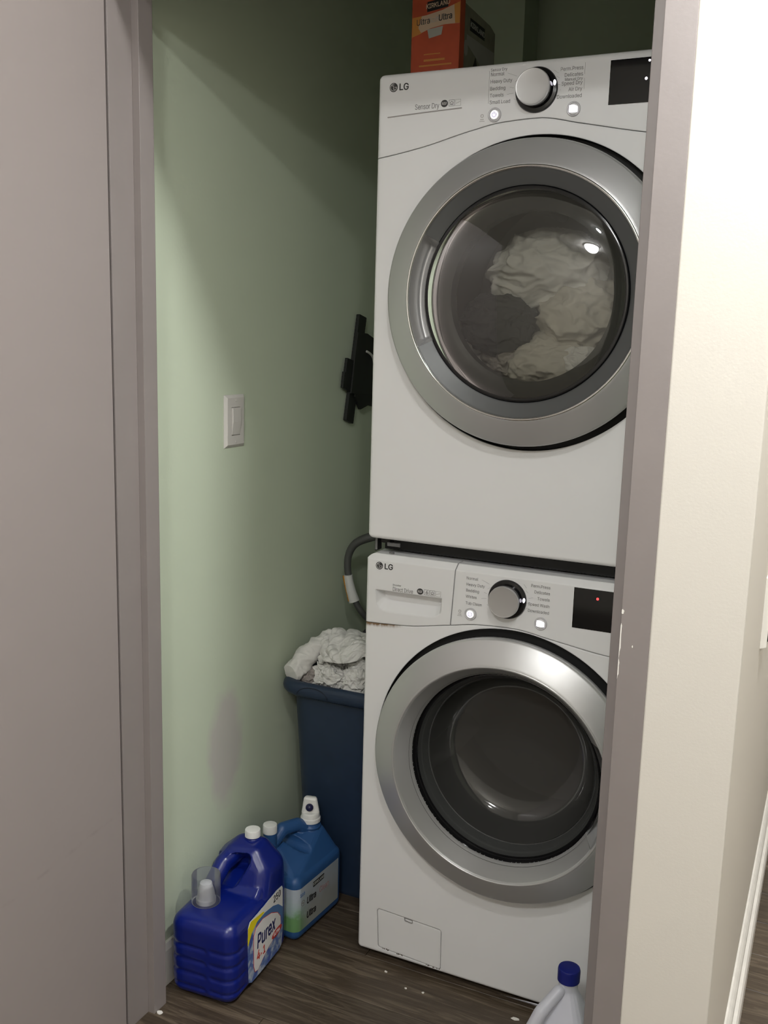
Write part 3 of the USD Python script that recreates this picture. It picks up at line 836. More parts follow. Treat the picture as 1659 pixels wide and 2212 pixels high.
# ------------------------------------------------------------------ cartons on the dryer
TOPZ = 1.982
o = thing('carton', 'tall orange carton standing at the front of the dryer top', 'carton', (0.106, 0.055, TOPZ))
obj('body', bx(0.0535, 0.1585, 0.040, 0.066, TOPZ, 2.175), box_orange, o, smooth=False)
YO = 0.0399
swoosh = Polygon([(0.0545, 2.095), (0.085, 2.0975), (0.12, 2.104), (0.158, 2.116), (0.158, 2.076), (0.125, 2.0765), (0.095, 2.072), (0.0545, 2.058)])
b1 = obj('printed_band', front(flat(swoosh, 0.0003), YO), box_cream, o, smooth=False)
objs('printed_band', [front(flat(q, 0.0005), YO) for q in (Polygon([(0.0545, 2.058), (0.0545, 2.095), (0.075, 2.0965), (0.068, 2.075), (0.075, 2.064)]), Polygon([(0.158, 2.116), (0.158, 2.076), (0.148, 2.0765), (0.145, 2.112)]))], box_amber, o, smooth=False)
nb = obj('name_plate', front(flat(Polygon([(0.0865, 2.103), (0.0865, 2.122), (0.132, 2.127), (0.132, 2.109)]), 0.0005), YO), lab_black, o, smooth=False)
obj('lettering', place(text2d('KIRKLAND', 0.0085, 0, 0, 'c', True, sx=0.88, depth=0.0009), (0.1095, YO, 2.1115), (0.995, 0, 0.10), (0, 0, 1)), box_cream, nb, smooth=False)
objs('lettering', [place(q, (0.0635, YO, 2.0790), (0.994, 0, 0.10), (0, 0, 1)) for q in (text2d('Ultra', 0.0115, 0.0, 0, 'l', depth=0.0006, sx=0.85), text2d('Ultra', 0.0115, 0.048, 0, 'l', True, depth=0.0006, sx=0.85))], print_dark, o, smooth=False)
obj('lettering', place(text2d('Soft', 0.010, 0.0, 0, 'l', depth=0.0006, sx=0.85), (0.0905, YO, 2.0815), (0.994, 0, 0.10), (0, 0, 1)), print_light, o, smooth=False)
obj('printed_panel', front(flat(Polygon([(0.088, 2.070), (0.122, 2.074), (0.119, 2.058), (0.092, 2.053)]), 0.0005), YO), box_lilac, o, smooth=False)
objs('printed_line', [front(flat(sbox(*q), 0.0004), YO) for q in ((0.082, 2.0095, 0.128, 2.0135), (0.072, 2.0000, 0.143, 2.0030), (0.082, 2.022, 0.118, 2.024))], box_amber, o, smooth=False)
o = thing('carton', 'lower gray-green carton behind the orange one on the dryer', 'carton', (0.10, 0.175, TOPZ))
prof = Polygon([(0.082, TOPZ), (0.272, TOPZ), (0.272, 2.118), (0.24, 2.126), (0.085, 2.128)])
t = trimesh.creation.extrude_polygon(prof, 0.095, engine='earcut')
v = t.vertices
t.vertices = np.stack([0.055 + v[:, 2], v[:, 0], v[:, 1]], -1)
t.faces = t.faces
obj('body', t, box_green, o, smooth=False)
XO = 0.1501
pl = lambda m: place(m, (XO, 0, 0), (0, 1, 0), (0, 0, 1))
n2 = obj('name_plate', pl(flat(Polygon([(0.118, 2.084), (0.118, 2.108), (0.205, 2.110), (0.205, 2.086)]), 0.0005)), lab_black, o, smooth=False)
obj('lettering', pl(text2d('KIRKLAND', 0.010, 0.1615, 2.092, 'c', True, sx=1.25, depth=0.0009)), box_lilac, n2, smooth=False)
obj('printed_panel', pl(flat(Polygon([(0.10, 2.072), (0.268, 2.078), (0.268, 2.028), (0.20, 2.024), (0.16, 2.040), (0.10, 2.055)]), 0.0004)), box_lilac, o, smooth=False)
obj('printed_panel', pl(flat(Polygon([(0.12, TOPZ + 0.001), (0.155, 2.040), (0.17, 2.020), (0.268, 2.010), (0.268, TOPZ + 0.001)]), 0.0006)), box_dark, o, smooth=False)
obj('badge', pl(flat(affinity.scale(Point(0.097, 2.045).buffer(0.012), 0.9, 1.25), 0.0006)), box_lilac, o, smooth=False)

# ------------------------------------------------------------------ light switch, wall plate
o = thing('light_switch', 'white single rocker switch on the green closet wall', 'light switch', (XW, -0.016, 1.257))
def frustum(x0, y0, y1, z0, z1, h, ins):
    a = bx(x0, x0 + 0.0008, y0, y1, z0, z1)
    b = bx(x0 + h - 0.0005, x0 + h, y0 + ins, y1 - ins, z0 + ins, z1 - ins)
    return Manifold.batch_hull([a, b])


pl_ = frustum(XW, -0.056, 0.024, 1.1965, 1.3175, 0.0065, 0.007)
obj('cover_plate', pl_ - bx(XW + 0.003, XW + 0.02, -0.0335, 0.0015, 1.2245, 1.2895), sw_white, o, smooth=False)
rk = Manifold.batch_hull([bx(XW + 0.002, XW + 0.0055, -0.0325, 0.0005, 1.2255, 1.2885), bx(XW + 0.0060, XW + 0.0105, -0.0320, 0.0, 1.2560, 1.2870), bx(XW + 0.0055, XW + 0.0065, -0.0320, 0.0, 1.2265, 1.2300)])
obj('rocker', rk, sw_white, o, smooth=False)
for z in (1.3045, 1.2095):
    obj('screw', cyl((XW + 0.0060, -0.016, z), 0.003, 0.0012, 'x', seg=16) - bx(XW + 0.0066, XW + 0.02, -0.0165, -0.0155, z - 0.01, z + 0.01), sw_white, o)

o = thing('wall_plate', 'white-edged wall plate with dark face on the hall wall at the right', 'wall plate', (0.828, 0.02, 0.975))
obj('frame', frustum(0.828, -0.035, 0.075, 0.908, 1.042, 0.011, 0.003), plate_white, o, smooth=False)
obj('face', bx(0.836, 0.8420, -0.022, 0.062, 0.920, 1.030), black_gloss, o, smooth=False)

# ------------------------------------------------------------------ black bracket leaning against the green wall
o = thing('wall_bracket', 'black steel cross bracket on the green wall, half behind the dryer', 'bracket', (XW, 0.575, 1.21))
def on_wall(poly, x0, th):
    t = trimesh.creation.extrude_polygon(poly, th, engine='earcut')
    v = t.vertices
    return trimesh.Trimesh(np.stack([x0 + v[:, 2], v[:, 0], v[:, 1]], -1), t.faces, process=False)


bar = Polygon([(0.588, 1.519), (0.632, 1.510), (0.562, 1.213), (0.519, 1.226)]).buffer(-0.003).buffer(0.003)
obj('upright_bar', on_wall(bar, XW + 0.004, 0.010), black_steel, o, smooth=False)
obj('mounting_plate', on_wall(Polygon([(0.570, 1.468), (0.628, 1.466), (0.720, 1.438), (0.690, 1.290), (0.535, 1.300), (0.556, 1.412)]), XW + 0.012, 0.008), black_steel, o, smooth=False)
obj('side_plate', on_wall(Polygon([(0.516, 1.398), (0.563, 1.388), (0.540, 1.303), (0.492, 1.318), (0.500, 1.361), (0.507, 1.360)]), XW + 0.008, 0.008), black_steel, o, smooth=False)
obj('side_plate', on_wall(Polygon([(0.575, 1.330), (0.715, 1.310), (0.690, 1.255), (0.650, 1.262), (0.60, 1.252), (0.562, 1.290)]), XW + 0.010, 0.008), black_steel, o, smooth=False)
obj('cable_tie', tube([(XW + 0.024, 0.616, 1.416), (XW + 0.027, 0.638, 1.408), (XW + 0.026, 0.655, 1.398), (XW + 0.024, 0.668, 1.378)], 0.0035, 8, 20), tag_white, o)

# ------------------------------------------------------------------ supply cable looping out behind the machines
o = thing('power_cable', 'thick dark gray cable looping out behind the washer, with a tag', 'cable', (-0.20, 0.52, 0.68))
cp = [(0.040, 0.805, 0.900), (-0.05, 0.74, 0.920), (-0.150, 0.60, 0.926), (-0.243, 0.51, 0.903), (-0.284, 0.50, 0.880), (-0.303, 0.50, 0.843), (-0.3045, 0.50, 0.805), (-0.2985, 0.50, 0.775), (-0.2880, 0.50, 0.742), (-0.2760, 0.50, 0.712), (-0.2580, 0.51, 0.680), (-0.225, 0.55, 0.632), (-0.16, 0.64, 0.55), (-0.12, 0.72, 0.47)]
cb = obj('cord', tube(cp, [0.015, 0.015, 0.014, 0.013, 0.0115, 0.0105, 0.010, 0.0095, 0.0092, 0.009, 0.0088, 0.0085, 0.0085, 0.0085], 16, 120), cable_gray, o, smooth=True)
tg = obj('tag', tube([(-0.3010, 0.497, 0.790), (-0.2965, 0.497, 0.765), (-0.2880, 0.497, 0.738), (-0.2795, 0.498, 0.715)], [0.0128, 0.0130, 0.0140, 0.0160], 18, 24), tag_white, o, smooth=30, label='white and orange printed tag wrapped round the cable')
obj('tag_print', tube([(-0.3095, 0.493, 0.788), (-0.3050, 0.493, 0.765), (-0.2970, 0.493, 0.738), (-0.2900, 0.494, 0.717)], [0.0066, 0.0060, 0.0060, 0.0080], 12, 20), tag_orange, tg, smooth=30)

# ------------------------------------------------------------------ laundry bin
BX0, BX1, BY0, BY1, BZ = -0.3295, -0.012, 0.150, 0.520, 0.586
o = thing('laundry_bin', 'tall navy plastic bin wedged between green wall and washer', 'bin', ((BX0 + BX1) / 2, (BY0 + BY1) / 2, 0))


def rr_loop(x0, x1, y0, y1, r, n=9):
    pts = []
    for (cx, cy, a0) in ((x1 - r, y1 - r, 0), (x0 + r, y1 - r, 90), (x0 + r, y0 + r, 180), (x1 - r, y0 + r, 270)):
        for k in range(n):
            a = math.radians(a0 + 90 * k / (n - 1))
            pts.append((cx + r * math.cos(a), cy + r * math.sin(a)))
    return np.array(pts)


def loft(loops):
    n = len(loops[0])
    v = np.vstack(loops)
    f = []
    for i in range(len(loops) - 1):
        for j in range(n):
            k = (j + 1) % n
            f += [[i * n + j, i * n + k, (i + 1) * n + k], [i * n + j, (i + 1) * n + k, (i + 1) * n + j]]
    c0 = len(v)
    v = np.vstack([v, loops[0].mean(0), loops[-1].mean(0)])
    f += [[c0, (j + 1) % n, j] for j in range(n)]
    e = (len(loops) - 1) * n
    f += [[c0 + 1, e + j, e + (j + 1) % n] for j in range(n)]
    return trimesh.Trimesh(v, np.array(f), process=False)


def bloop(ins, z, r):
    l = rr_loop(BX0 + ins, BX1 - ins, BY0 + ins, BY1 - ins, r)
    return np.c_[l, np.full(len(l), z)]


outer = [bloop(0.066, 0.002, 0.03), bloop(0.060, 0.0, 0.035), bloop(0.056, 0.010, 0.04), bloop(0.026, 0.535, 0.055)]
inner = [bloop(0.030, 0.560, 0.055), bloop(0.030, 0.53, 0.055), bloop(0.060, 0.03, 0.04)]
obj('tub', loft(outer + [bloop(0.026, 0.565, 0.055)] + inner), bin_blue, o, smooth=40)
lip = []
for k in range(13):
    a = math.radians(-90 + 270 * k / 12)
    lip.append(bloop(0.016 - 0.016 * math.cos(a) * (1 if math.cos(a) > 0 else 0.9), 0.565 + 0.020 * math.sin(a) + (-0.004 if k == 0 else 0), 0.06))
lip = [bloop(0.024, 0.548, 0.055)] + lip[1:] + [bloop(0.030, 0.555, 0.055)]
rm = obj('rim', loft(lip), bin_blue, o, smooth=60, label='rolled rim of the bin')
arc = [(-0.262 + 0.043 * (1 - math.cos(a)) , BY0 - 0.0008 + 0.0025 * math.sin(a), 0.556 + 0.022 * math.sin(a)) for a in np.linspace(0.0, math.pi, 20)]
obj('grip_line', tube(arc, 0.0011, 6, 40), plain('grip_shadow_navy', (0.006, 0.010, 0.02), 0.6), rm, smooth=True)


# clothes heaped in the bin
def sheet(P, sx, sy, seed, amp, thick=0.004):
    """A draped cloth: a grid of control points P (n x m x 3) interpolated, with folds, given a real thickness."""
    P = np.array(P, float)
    n, m = P.shape[:2]
    us, vs = np.linspace(0, n - 1, sx), np.linspace(0, m - 1, sy)
    from scipy.interpolate import RectBivariateSpline
    kx, ky = min(3, n - 1), min(3, m - 1)
    Q = np.stack([RectBivariateSpline(np.arange(n), np.arange(m), P[:, :, k], kx=kx, ky=ky)(us, vs) for k in range(3)], -1)
    du, dv = np.gradient(Q, axis=0), np.gradient(Q, axis=1)
    N = np.cross(du, dv)
    N /= np.linalg.norm(N, axis=-1, keepdims=True) + 1e-12
    U, V = np.meshgrid(np.linspace(0, 1, sx), np.linspace(0, 1, sy), indexing='ij')
    warp = 0.18 * (meshkit.fbm(np.stack([U * 3, V * 3, 0 * U + seed], -1), 3, seed) - 0.5)
    q1 = np.stack([(U + 1.6 * warp) * 5.0 - V * 3.4, V * 2.2 + U * 1.5, 0 * U + seed], -1)
    q2 = np.stack([(U + warp) * 6.0 + V * 5.0, V * 5.5 + warp * 9, 0 * U + seed * 2.0], -1)
    f1 = (1 - np.abs(2 * meshkit.noise(q1, seed + 1) - 1)) ** 2
    f2 = (1 - np.abs(2 * meshkit.noise(q2 * 1.3, seed + 2) - 1)) ** 2
    f3 = (1 - np.abs(2 * meshkit.noise(q2 * 3.1, seed + 3) - 1)) ** 2
    Q = Q + N * (amp * ((f1 - 0.4) + 0.7 * (f2 - 0.4) + 0.22 * (f3 - 0.4)))[..., None]
    idx = np.arange(sx * sy).reshape(sx, sy)
    f = []
    a, b, c, d = idx[:-1, :-1].ravel(), idx[1:, :-1].ravel(), idx[1:, 1:].ravel(), idx[:-1, 1:].ravel()
    f = np.vstack([np.stack([a, b, c], 1), np.stack([a, c, d], 1)])
    v0, v1 = Q.reshape(-1, 3), (Q - N * thick).reshape(-1, 3)
    k = len(v0)
    rim = np.r_[idx[0, :], idx[1:, -1], idx[-1, -2::-1], idx[-2:0:-1, 0]]
    r2 = np.roll(rim, -1)
    side = np.vstack([np.stack([rim, rim + k, r2 + k], 1), np.stack([rim, r2 + k, r2], 1)])
    t = trimesh.Trimesh(np.vstack([v0, v1]), np.vstack([f, f[:, ::-1] + k, side]), process=False)
    t.fix_normals()
    return t


G1 = 'white clothes heaped in the bin'
def garment(c, size, seed, mat, label, **k):
    obj('crumpled_garment', crumple(c, size, seed, **k), mat, smooth=True, label=label, category='laundry', group=G1)


garment((-0.206, 0.232, 0.584), (0.047, 0.042, 0.042), 5, cloth_white, 'white crumpled cloth at the front of the heap in the navy bin', amp=0.42, freq=1.8, sub=6)
garment((-0.124, 0.236, 0.590), (0.044, 0.044, 0.050), 31, cloth_white, 'white crumpled cloth in the bin, right against the washer', amp=0.42, freq=1.7, sub=6)
garment((-0.268, 0.226, 0.575), (0.026, 0.026, 0.026), 83, cloth_gray, 'added gray cloth standing in for the crevice shadow under the sleeve', amp=0.42, freq=1.8)  # added piece; its gray stands in for shadow in the crevice
garment((-0.180, 0.345, 0.585), (0.095, 0.085, 0.060), 44, cloth_white, 'large white garment under the shirt in the middle of the bin', amp=0.30, freq=2.0)
garment((-0.316, 0.272, 0.604), (0.018, 0.024, 0.026), 57, cloth_cream, 'small cream cloth poking out beside the green wall', amp=0.5, freq=2.0)
SH = [[(-0.300, 0.350, 0.612), (-0.258, 0.282, 0.676), (-0.246, 0.240, 0.660), (-0.242, 0.214, 0.622)],
      [(-0.235, 0.370, 0.640), (-0.218, 0.290, 0.695), (-0.206, 0.226, 0.678), (-0.202, 0.190, 0.640)],
      [(-0.172, 0.375, 0.645), (-0.166, 0.292, 0.698), (-0.166, 0.218, 0.682), (-0.164, 0.184, 0.644)],
      [(-0.105, 0.375, 0.645), (-0.122, 0.292, 0.697), (-0.127, 0.226, 0.690), (-0.126, 0.190, 0.652)],
      [(-0.045, 0.365, 0.630), (-0.072, 0.295, 0.684), (-0.086, 0.240, 0.686), (-0.100, 0.210, 0.668)]]
sh = obj('draped_shirt', sheet(SH, 150, 100, 4, 0.013), cloth_white, smooth=True, label='white shirt draped over the top of the heap in the bin', category='laundry', group=G1)
sl = tube([(-0.232, 0.288, 0.676), (-0.255, 0.262, 0.660), (-0.278, 0.230, 0.634), (-0.290, 0.202, 0.608), (-0.298, 0.180, 0.596)], [0.020, 0.023, 0.025, 0.026, 0.022], 40, 90)
n_ = sl.vertex_normals
q_ = sl.vertices * np.array([34.0, 34.0, 34.0])
sl.vertices = sl.vertices + n_ * (0.007 * ((1 - np.abs(2 * meshkit.noise(q_, 5) - 1)) ** 2 - 0.4) + 0.003 * ((1 - np.abs(2 * meshkit.noise(q_ * 2.3, 6) - 1)) ** 2 - 0.4))[:, None]
obj('sleeve', sl, cloth_white, sh, smooth=True, label='sleeve of the shirt hanging to the bin rim')
garment((-0.150, 0.400, 0.655), (0.050, 0.036, 0.032), 71, cloth_dark, 'black cloth at the back of the heap beside the washer', amp=0.34, freq=2.0)

# ------------------------------------------------------------------ dark blue jug
TH = math.radians(4)
PC = np.array([-0.2405, -0.170, 0.0])
PW_, PL_ = np.array([math.cos(TH), math.sin(TH), 0]), np.array([-math.sin(TH), math.cos(TH), 0])


def tow(t, C, W, L):
    v = t.vertices
    t2 = trimesh.Trimesh(C + v[:, :1] * W + v[:, 1:2] * L + v[:, 2:3] * np.array([0, 0, 1.0]), t.faces, process=False)
    return t2


o = thing('detergent_jug', 'dark blue ribbed detergent jug with a frosted cup over its tap', 'detergent jug', tuple(PC))
HW = 0.0825
body = Manifold.batch_hull([sph((a, s, z), 0.030, 24) for a in (-HW + 0.03, HW - 0.03) for s in (-0.142 + 0.03, 0.122 - 0.03) for z in (0.030, 0.162)])
hump = Manifold.batch_hull([sph((a, q, z), r, 24) for a, q, z, r in (
    (-0.0525, 0.020, 0.160, 0.030), (0.0525, 0.020, 0.160, 0.030), (-0.0525, 0.092, 0.160, 0.030), (0.0525, 0.092, 0.160, 0.030),
    (-0.044, 0.048, 0.218, 0.034), (0.046, 0.048, 0.218, 0.034), (-0.044, 0.086, 0.222, 0.036), (0.046, 0.086, 0.222, 0.036),
    (-0.020, 0.056, 0.244, 0.034), (0.022, 0.060, 0.248, 0.032), (-0.016, 0.082, 0.251, 0.033), (0.022, 0.084, 0.251, 0.033))])
slope = Manifold.batch_hull([sph((a, q, z), 0.018, 16) for a, q, z in ((-0.050, -0.020, 0.166), (0.055, -0.020, 0.166), (-0.050, 0.05, 0.166), (0.055, 0.05, 0.166), (-0.05, 0.04, 0.190), (0.055, 0.03, 0.200))])
hand = capsule((-0.026, 0.060, 0.252), (-0.036, 0.020, 0.240), 0.024, 0.021) + capsule((-0.036, 0.020, 0.240), (-0.041, -0.015, 0.212), 0.021, 0.020) + capsule((-0.041, -0.015, 0.212), (-0.040, -0.040, 0.172), 0.020, 0.021)
hole = Manifold.batch_hull([sph((-0.002, -0.004, 0.212), 0.015, 20), sph((0.016, 0.026, 0.256), 0.015, 20), sph((0.002, 0.050, 0.232), 0.014, 20), sph((-0.12, 0.030, 0.205), 0.014, 20), sph((-0.12, 0.052, 0.222), 0.014, 20)])
neck = cyl((0.006, 0.082, 0.262), 0.0165, 0.030)
jug = (body + hump + slope) - hole + hand + neck
j = refine_smooth(jug, 0.0040, 34)
v = j.vertices.copy()
nz = v[:, 2]
groove = np.zeros(len(v))
for gz in (0.030, 0.062, 0.094, 0.126):
    groove = np.maximum(groove, np.exp(-((nz - gz) / 0.0042) ** 2))
msk = np.clip((-0.080 - v[:, 1]) / 0.02, 0, 1) * (v[:, 2] < 0.15)
gapm = np.clip(np.abs(v[:, 0] - 0.018) / 0.006 - 0.6, 0, 1)
nrm = j.vertex_normals
horiz = np.sqrt(nrm[:, 0] ** 2 + nrm[:, 1] ** 2)
j.vertices = v - nrm * (0.0036 * groove * msk * gapm * horiz)[:, None]
jb = obj('body', tow(j, PC, PW_, PL_), purex_blue, o, smooth=True)
obj('cap', tow(lathe([(0.0165, 0.286), (0.0185, 0.287), (0.0185, 0.301), (0.0175, 0.3035), (0.012, 0.3045), (1e-5, 0.3045)], (0.006, 0.082, 0), 'z', seg=40), PC, PW_, PL_), cap_white, o, smooth=40, label='white screw cap')
CX, CS = -0.031, -0.066
tap = lathe([(0.0225, 0.190), (0.0225, 0.201), (0.0200, 0.2035), (0.0185, 0.218), (0.0175, 0.222), (0.0145, 0.232), (0.0135, 0.238), (0.0085, 0.2405), (1e-5, 0.241)], (CX, CS, 0), 'z', seg=32)
obj('tap', tow(tap, PC, PW_, PL_), cap_white, o, smooth=30, label='white pouring tap inside the cup')
cup = lathe([(0.0300, 0.192), (0.0325, 0.193), (0.0325, 0.256), (0.0310, 0.2595), (0.0280, 0.2600), (1e-5, 0.2600)], (CX, CS, 0), 'z', seg=56)
obj('dosing_cup', tow(cup, PC, PW_, PL_), frosted, o, smooth=40, label='frosted clear dosing cup')


def side(mesh, C, W, L, hw):
    """2-D drawing (x = along the jug, y = height) set on the jug's right face."""
    return place(mesh, C + W * hw, L, (0, 0, 1))


sd = lambda m, d=0.0: side(m, PC, PW_, PL_, HW + 0.0002 + d)
outline = Polygon([(-0.079, 0.160), (-0.070, 0.172), (-0.050, 0.172), (0.0, 0.1745), (0.060, 0.1780), (0.084, 0.1750), (0.088, 0.168), (0.090, 0.06), (0.084, 0.022), (0.070, 0.0165), (-0.02, 0.0155), (-0.06, 0.0165), (-0.074, 0.024), (-0.077, 0.07)])
lbm = obj('label', sd(flat(outline, 0.0006)), lab_splash, o, smooth=False, label='printed front label of the jug')
wht = Polygon([(-0.078, 0.160), (-0.070, 0.1715), (-0.045, 0.1715), (0.0, 0.174), (0.060, 0.1775), (0.084, 0.1745), (0.0875, 0.168), (0.0878, 0.119), (0.066, 0.138), (0.039, 0.1485), (0.0, 0.1545), (-0.04, 0.1535)])
obj('label_panel', sd(flat(wht, 0.0009)), lab_white, lbm, smooth=False)
arc = Polygon([(-0.04, 0.1535), (0.0, 0.1545), (0.039, 0.1485), (0.066, 0.138), (0.0878, 0.119), (0.0885, 0.080), (0.079, 0.104), (0.060, 0.120), (0.030, 0.132), (-0.02, 0.138)])
obj('label_panel', sd(flat(arc, 0.0009)), lab_blue, lbm, smooth=False)
yel = Polygon([(-0.0785, 0.160), (-0.0785, 0.118), (-0.062, 0.140), (-0.038, 0.1535), (-0.002, 0.157), (-0.010, 0.162), (-0.066, 0.170)])
obj('label_panel', sd(flat(yel, 0.0012)), lab_yellow, lbm, smooth=False)
blob = Polygon([(-0.050, 0.124), (-0.040, 0.138), (-0.010, 0.1425), (0.030, 0.133), (0.060, 0.117), (0.074, 0.100), (0.076, 0.083), (0.060, 0.070), (0.020, 0.060), (-0.010, 0.047), (-0.032, 0.034), (-0.044, 0.036), (-0.049, 0.050)]).buffer(0.004).buffer(-0.002)
obj('label_panel', sd(flat(blob.buffer(0.0016), 0.0011)), lab_red, lbm, smooth=False)
obj('label_panel', sd(flat(blob, 0.0014)), lab_white, lbm, smooth=False)
obj('lettering', sd(text2d('250', 0.0165, 0.040, 0.1545, bold=False, depth=0.0016, sx=0.85)), lab_black, lbm, smooth=False)
obj('lettering', place(text2d('Purex', 0.034, 0, 0, bold=True, depth=0.0020, sx=0.70, slant=0.12), PC + PW_ * HW + PL_ * -0.040 + np.array([0, 0, 0.0860]), PL_ + np.array([0, 0, -0.01]), (0, 0, 1)), lab_navy, lbm, smooth=False)
objs('lettering', [sd(q) for q in (text2d('4', 0.023, -0.040, 0.056, bold=True, depth=0.0018, sx=0.8), text2d('1', 0.020, -0.012, 0.0555, bold=True, depth=0.0018, sx=0.8), text2d('in', 0.006, -0.0215, 0.060, depth=0.0018))], lab_red, lbm, smooth=False)
obj('label_panel', sd(flat(affinity.rotate(affinity.scale(Point(0.058, 0.0715).buffer(0.012), 2.1, 0.75), 6), 0.0017)), lab_red, lbm, smooth=False)
obj('lettering', sd(text2d('ULTRA', 0.0075, 0.057, 0.0680, 'c', True, depth=0.0021, sx=0.95)), lab_white, lbm, smooth=False)

# ------------------------------------------------------------------ mid blue jug
KT = math.radians(-4)
KW, KL = np.array([math.cos(KT), math.sin(KT), 0]), np.array([-math.sin(KT), math.cos(KT), 0])
KC = np.array([-0.139, 0.070, 0.0]) - KW * 0.083
o = thing('detergent_jug', 'mid blue jug with white tap and navy button, beside the bin', 'detergent jug', tuple(KC))
KH = 0.083
kb = Manifold.batch_hull([sph((a, s, z), 0.020, 20) for a in (-KH + 0.02, KH - 0.02) for s in (-0.108 + 0.02, 0.100 - 0.02) for z in (0.020, 0.148)])
roof = Manifold.batch_hull([sph((a, s, z), 0.018, 20) for a in (-KH + 0.02, KH - 0.02) for s in (-0.108 + 0.02, 0.100 - 0.02) for z in (0.148,)] + [sph(p_, 0.020, 20) for p_ in ((-0.030, -0.066, 0.180), (-0.010, -0.050, 0.186), (0.000, 0.030, 0.205), (0.028, 0.062, 0.205), (0.004, 0.064, 0.205))])
kn = cyl((0.015, 0.050, 0.19), 0.026, 0.050, r2=0.0225) + cyl((0.015, 0.050, 0.222), 0.0275, 0.006)
kv = cyl((-0.023, -0.073, 0.17), 0.0165, 0.082)
kh = capsule((-0.023, -0.060, 0.212), (-0.016, -0.030, 0.240), 0.015, 0.017) + capsule((-0.016, -0.030, 0.240), (0.0, 0.012, 0.238), 0.017, 0.017) + capsule((0.0, 0.012, 0.238), (0.012, 0.045, 0.215), 0.017, 0.018)
kho = capsule((-0.09, -0.018, 0.207), (0.06, -0.018, 0.207), 0.015, 0.018)
kj = refine_smooth(((kb + roof) - kho) + kn + kv + kh, 0.0042, 9)
obj('body', tow(kj, KC, KW, KL), kirk_blue, o, smooth=True)
obj('cap', tow(lathe([(0.0155, 0.249), (0.0178, 0.2495), (0.0178, 0.267), (0.0168, 0.270), (0.012, 0.271), (1e-5, 0.271)], (-0.023, -0.073, 0), 'z', seg=40), KC, KW, KL), cap_white, o, smooth=40, label='white screw cap')
nz_ = obj('tap', tow(lathe([(0.0235, 0.236), (0.0255, 0.237), (0.0255, 0.247), (0.0235, 0.249), (0.0230, 0.258), (0.0205, 0.262), (1e-5, 0.263)], (0.015, 0.050, 0), 'z', seg=40), KC, KW, KL), cap_white, o, smooth=35, label='white tap collar')
tapb = Manifold.batch_hull([sph((a, q, z), 0.007, 20) for a, q, z in ((0.004, 0.047, 0.296), (0.025, 0.047, 0.294), (-0.001, 0.046, 0.262), (0.031, 0.046, 0.262), (0.006, 0.056, 0.294), (0.024, 0.056, 0.292), (0.001, 0.060, 0.262), (0.029, 0.060, 0.262))])
def swing(m, a=math.radians(31), px=0.015, py=0.050):
    m = tm(m)
    v = m.vertices - np.array([px, py, 0])
    ca, sa = math.cos(a), math.sin(a)
    return trimesh.Trimesh(np.stack([ca * v[:, 0] - sa * v[:, 1] + px, sa * v[:, 0] + ca * v[:, 1] + py, v[:, 2]], -1), m.faces, process=False)


obj('tap_hood', tow(swing(tapb), KC, KW, KL), cap_white, nz_, smooth=40)
obj('tap_button', tow(swing(sph((0.0125, 0.0365, 0.278), 0.0100, 28)), KC, KW, KL), btn_navy, nz_, smooth=40, label='round navy tap button')
# label wraps the front corner: band offset from the body
loopo = rr_loop(-KH - 0.0006, KH + 0.0006, -0.1086, 0.1006, 0.0206, 10)
keep = [q for q in loopo if (q[0] > -0.02)]
keep = sorted(keep, key=lambda q: (0 if q[1] < -0.05 else 1, q[0] if q[1] < -0.05 else 0, q[1]))
path = [q for q in loopo if q[0] > 0.02 and q[1] < 0.0]
path = sorted(path, key=lambda q: math.atan2(q[1] + 0.088, q[0] - 0.063))
path = [(-0.02, -0.1086)] + [(float(a), float(b)) for a, b in path] + [(KH + 0.0006, 0.078)]
v, f = [], []
for k, (a, s) in enumerate(path):
    b_ = 1.0 if k < len(path) - 1 else 0.0
    v += [(a, s, 0.028), (a, s, 0.140)]
    if k:
        i = 2 * k
        f += [[i - 2, i, i + 1], [i - 2, i + 1, i - 1]]
kl = obj('label', tow(trimesh.Trimesh(np.array(v), np.array(f), process=False), KC, KW, KL), kirk_label_mat, o, smooth=40, label='pale printed label wrapping the front corner')
ks = lambda m: side(m, KC, KW, KL, KH + 0.0009)
kp = obj('name_plate', ks(flat(Polygon([(-0.039, 0.1175), (-0.039, 0.1305), (0.010, 0.1315), (0.010, 0.1185)]), 0.0004)), lab_black, kl, smooth=False)
obj('lettering', ks(text2d('KIRKLAND', 0.0068, -0.0145, 0.1212, 'c', True, depth=0.0007, sx=1.05)), box_lilac, kl, smooth=False)
objs('lettering', [ks(text2d('Ultra', 0.0170, -0.068, q, bold=True, depth=0.0005, sx=0.8, slant=0.15)) for q in (0.0865, 0.0480)], lab_black, kl, smooth=False)
obj('lettering', ks(text2d('Clean', 0.0150, -0.012, 0.0880, depth=0.0005, sx=0.8, slant=0.15)), plain('faded_rose_print', (0.36, 0.22, 0.22), 0.5), kl, smooth=False)
obj('lettering', ks(text2d('220', 0.0080, -0.096, 0.1180, depth=0.0005, sx=1.0)), lab_blue, kl, smooth=False)
obj('badge', ks(flat(Point(-0.083, 0.0985).buffer(0.0075).difference(Point(-0.083, 0.0985).buffer(0.006)).union(Point(-0.083, 0.0985).buffer(0.003)), 0.0005)), print_gray, kl, smooth=False)

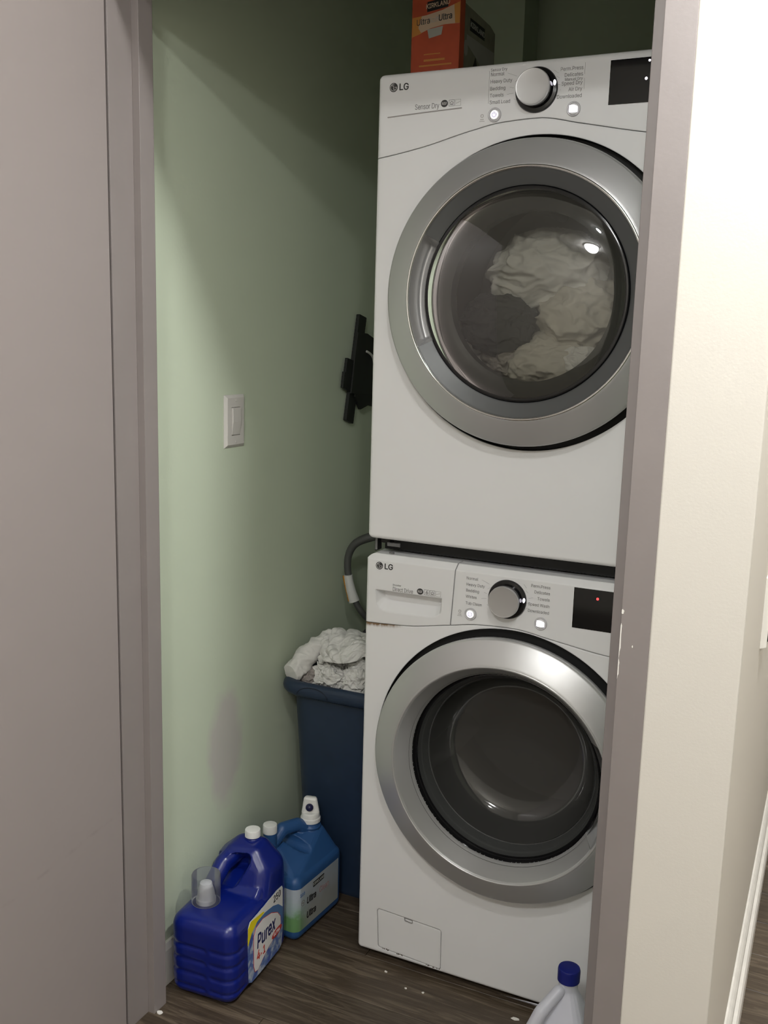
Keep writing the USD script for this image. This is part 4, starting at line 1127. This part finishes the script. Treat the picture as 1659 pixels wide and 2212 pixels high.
# ------------------------------------------------------------------ bleach jug in the right corner
bx0, by0 = 0.551, -0.190
o = thing('bleach_jug', 'milky white jug with a blue cap in the lower right corner', 'jug', (bx0, by0, 0))
BL = [sph((bx0 + a, by0 + b, z), 0.030, 20) for a in (-0.048, 0.036) for b in (-0.040, 0.040) for z in (0.030, 0.085)]
shoulder = Manifold.batch_hull([sph((bx0 + a, by0 + b, 0.10), 0.030, 20) for a in (-0.048, 0.034) for b in (-0.038, 0.038)] + [sph((bx0 - 0.005, by0 - 0.005, 0.185), 0.028, 20), sph((bx0, by0, 0.214), 0.0185, 20)])
bneck = cyl((bx0, by0, 0.19), 0.0185, 0.055)
bh = capsule((bx0 - 0.012, by0 - 0.022, 0.222), (bx0 - 0.036, by0 - 0.056, 0.192), 0.0115, 0.013) + capsule((bx0 - 0.036, by0 - 0.056, 0.192), (bx0 - 0.056, by0 - 0.074, 0.140), 0.013, 0.014) + capsule((bx0 - 0.056, by0 - 0.074, 0.140), (bx0 - 0.054, by0 - 0.060, 0.075), 0.014, 0.014)
bj = refine_smooth(Manifold.batch_hull(BL) + shoulder + bneck + bh, 0.0040, 9)
obj('body', bj, bleach_white, o, smooth=True)
capm = lathe([(0.0185, 0.236), (0.0215, 0.2365), (0.0218, 0.258), (0.0205, 0.2625), (0.016, 0.264), (1e-5, 0.2645)], (bx0, by0, 0), 'z', seg=44)
obj('cap', capm, cap_blue, o, smooth=40, label='blue screw cap')

# ------------------------------------------------------------------ white bits on the floor
rb_ = random.Random(21)
for (cx, cy, s, lb) in ((-0.287, -0.383, 0.0095, 'largest white paint flake on the floor beside the door jamb'),
                        (-0.304, -0.347, 0.0045, 'tiny white flake on the floor near the dark blue jug'),
                        (0.090, -0.030, 0.0040, 'tiny white crumb on the floor under the flap of the washer'),
                        (0.155, -0.062, 0.0035, 'tiny white crumb on the floor in front of the washer, middle one'),
                        (0.196, -0.058, 0.0035, 'tiny white crumb on the floor in front of the washer, right one'),
                        (0.408, -0.045, 0.0090, 'white crumb on the floor beside the bleach jug')):
    n = 9
    P = Polygon([(s * (0.55 + 0.6 * rb_.random()) * math.cos(2 * math.pi * k / n), s * (0.35 + 0.5 * rb_.random()) * math.sin(2 * math.pi * k / n)) for k in range(n)]).buffer(0)
    t = trimesh.creation.extrude_polygon(P, 0.0018, engine='earcut')
    t.apply_translation((cx, cy, 0.0))
    obj('paint_flake', t, chip_white, smooth=False, label=lb, category='debris', group='white bits on the floor')
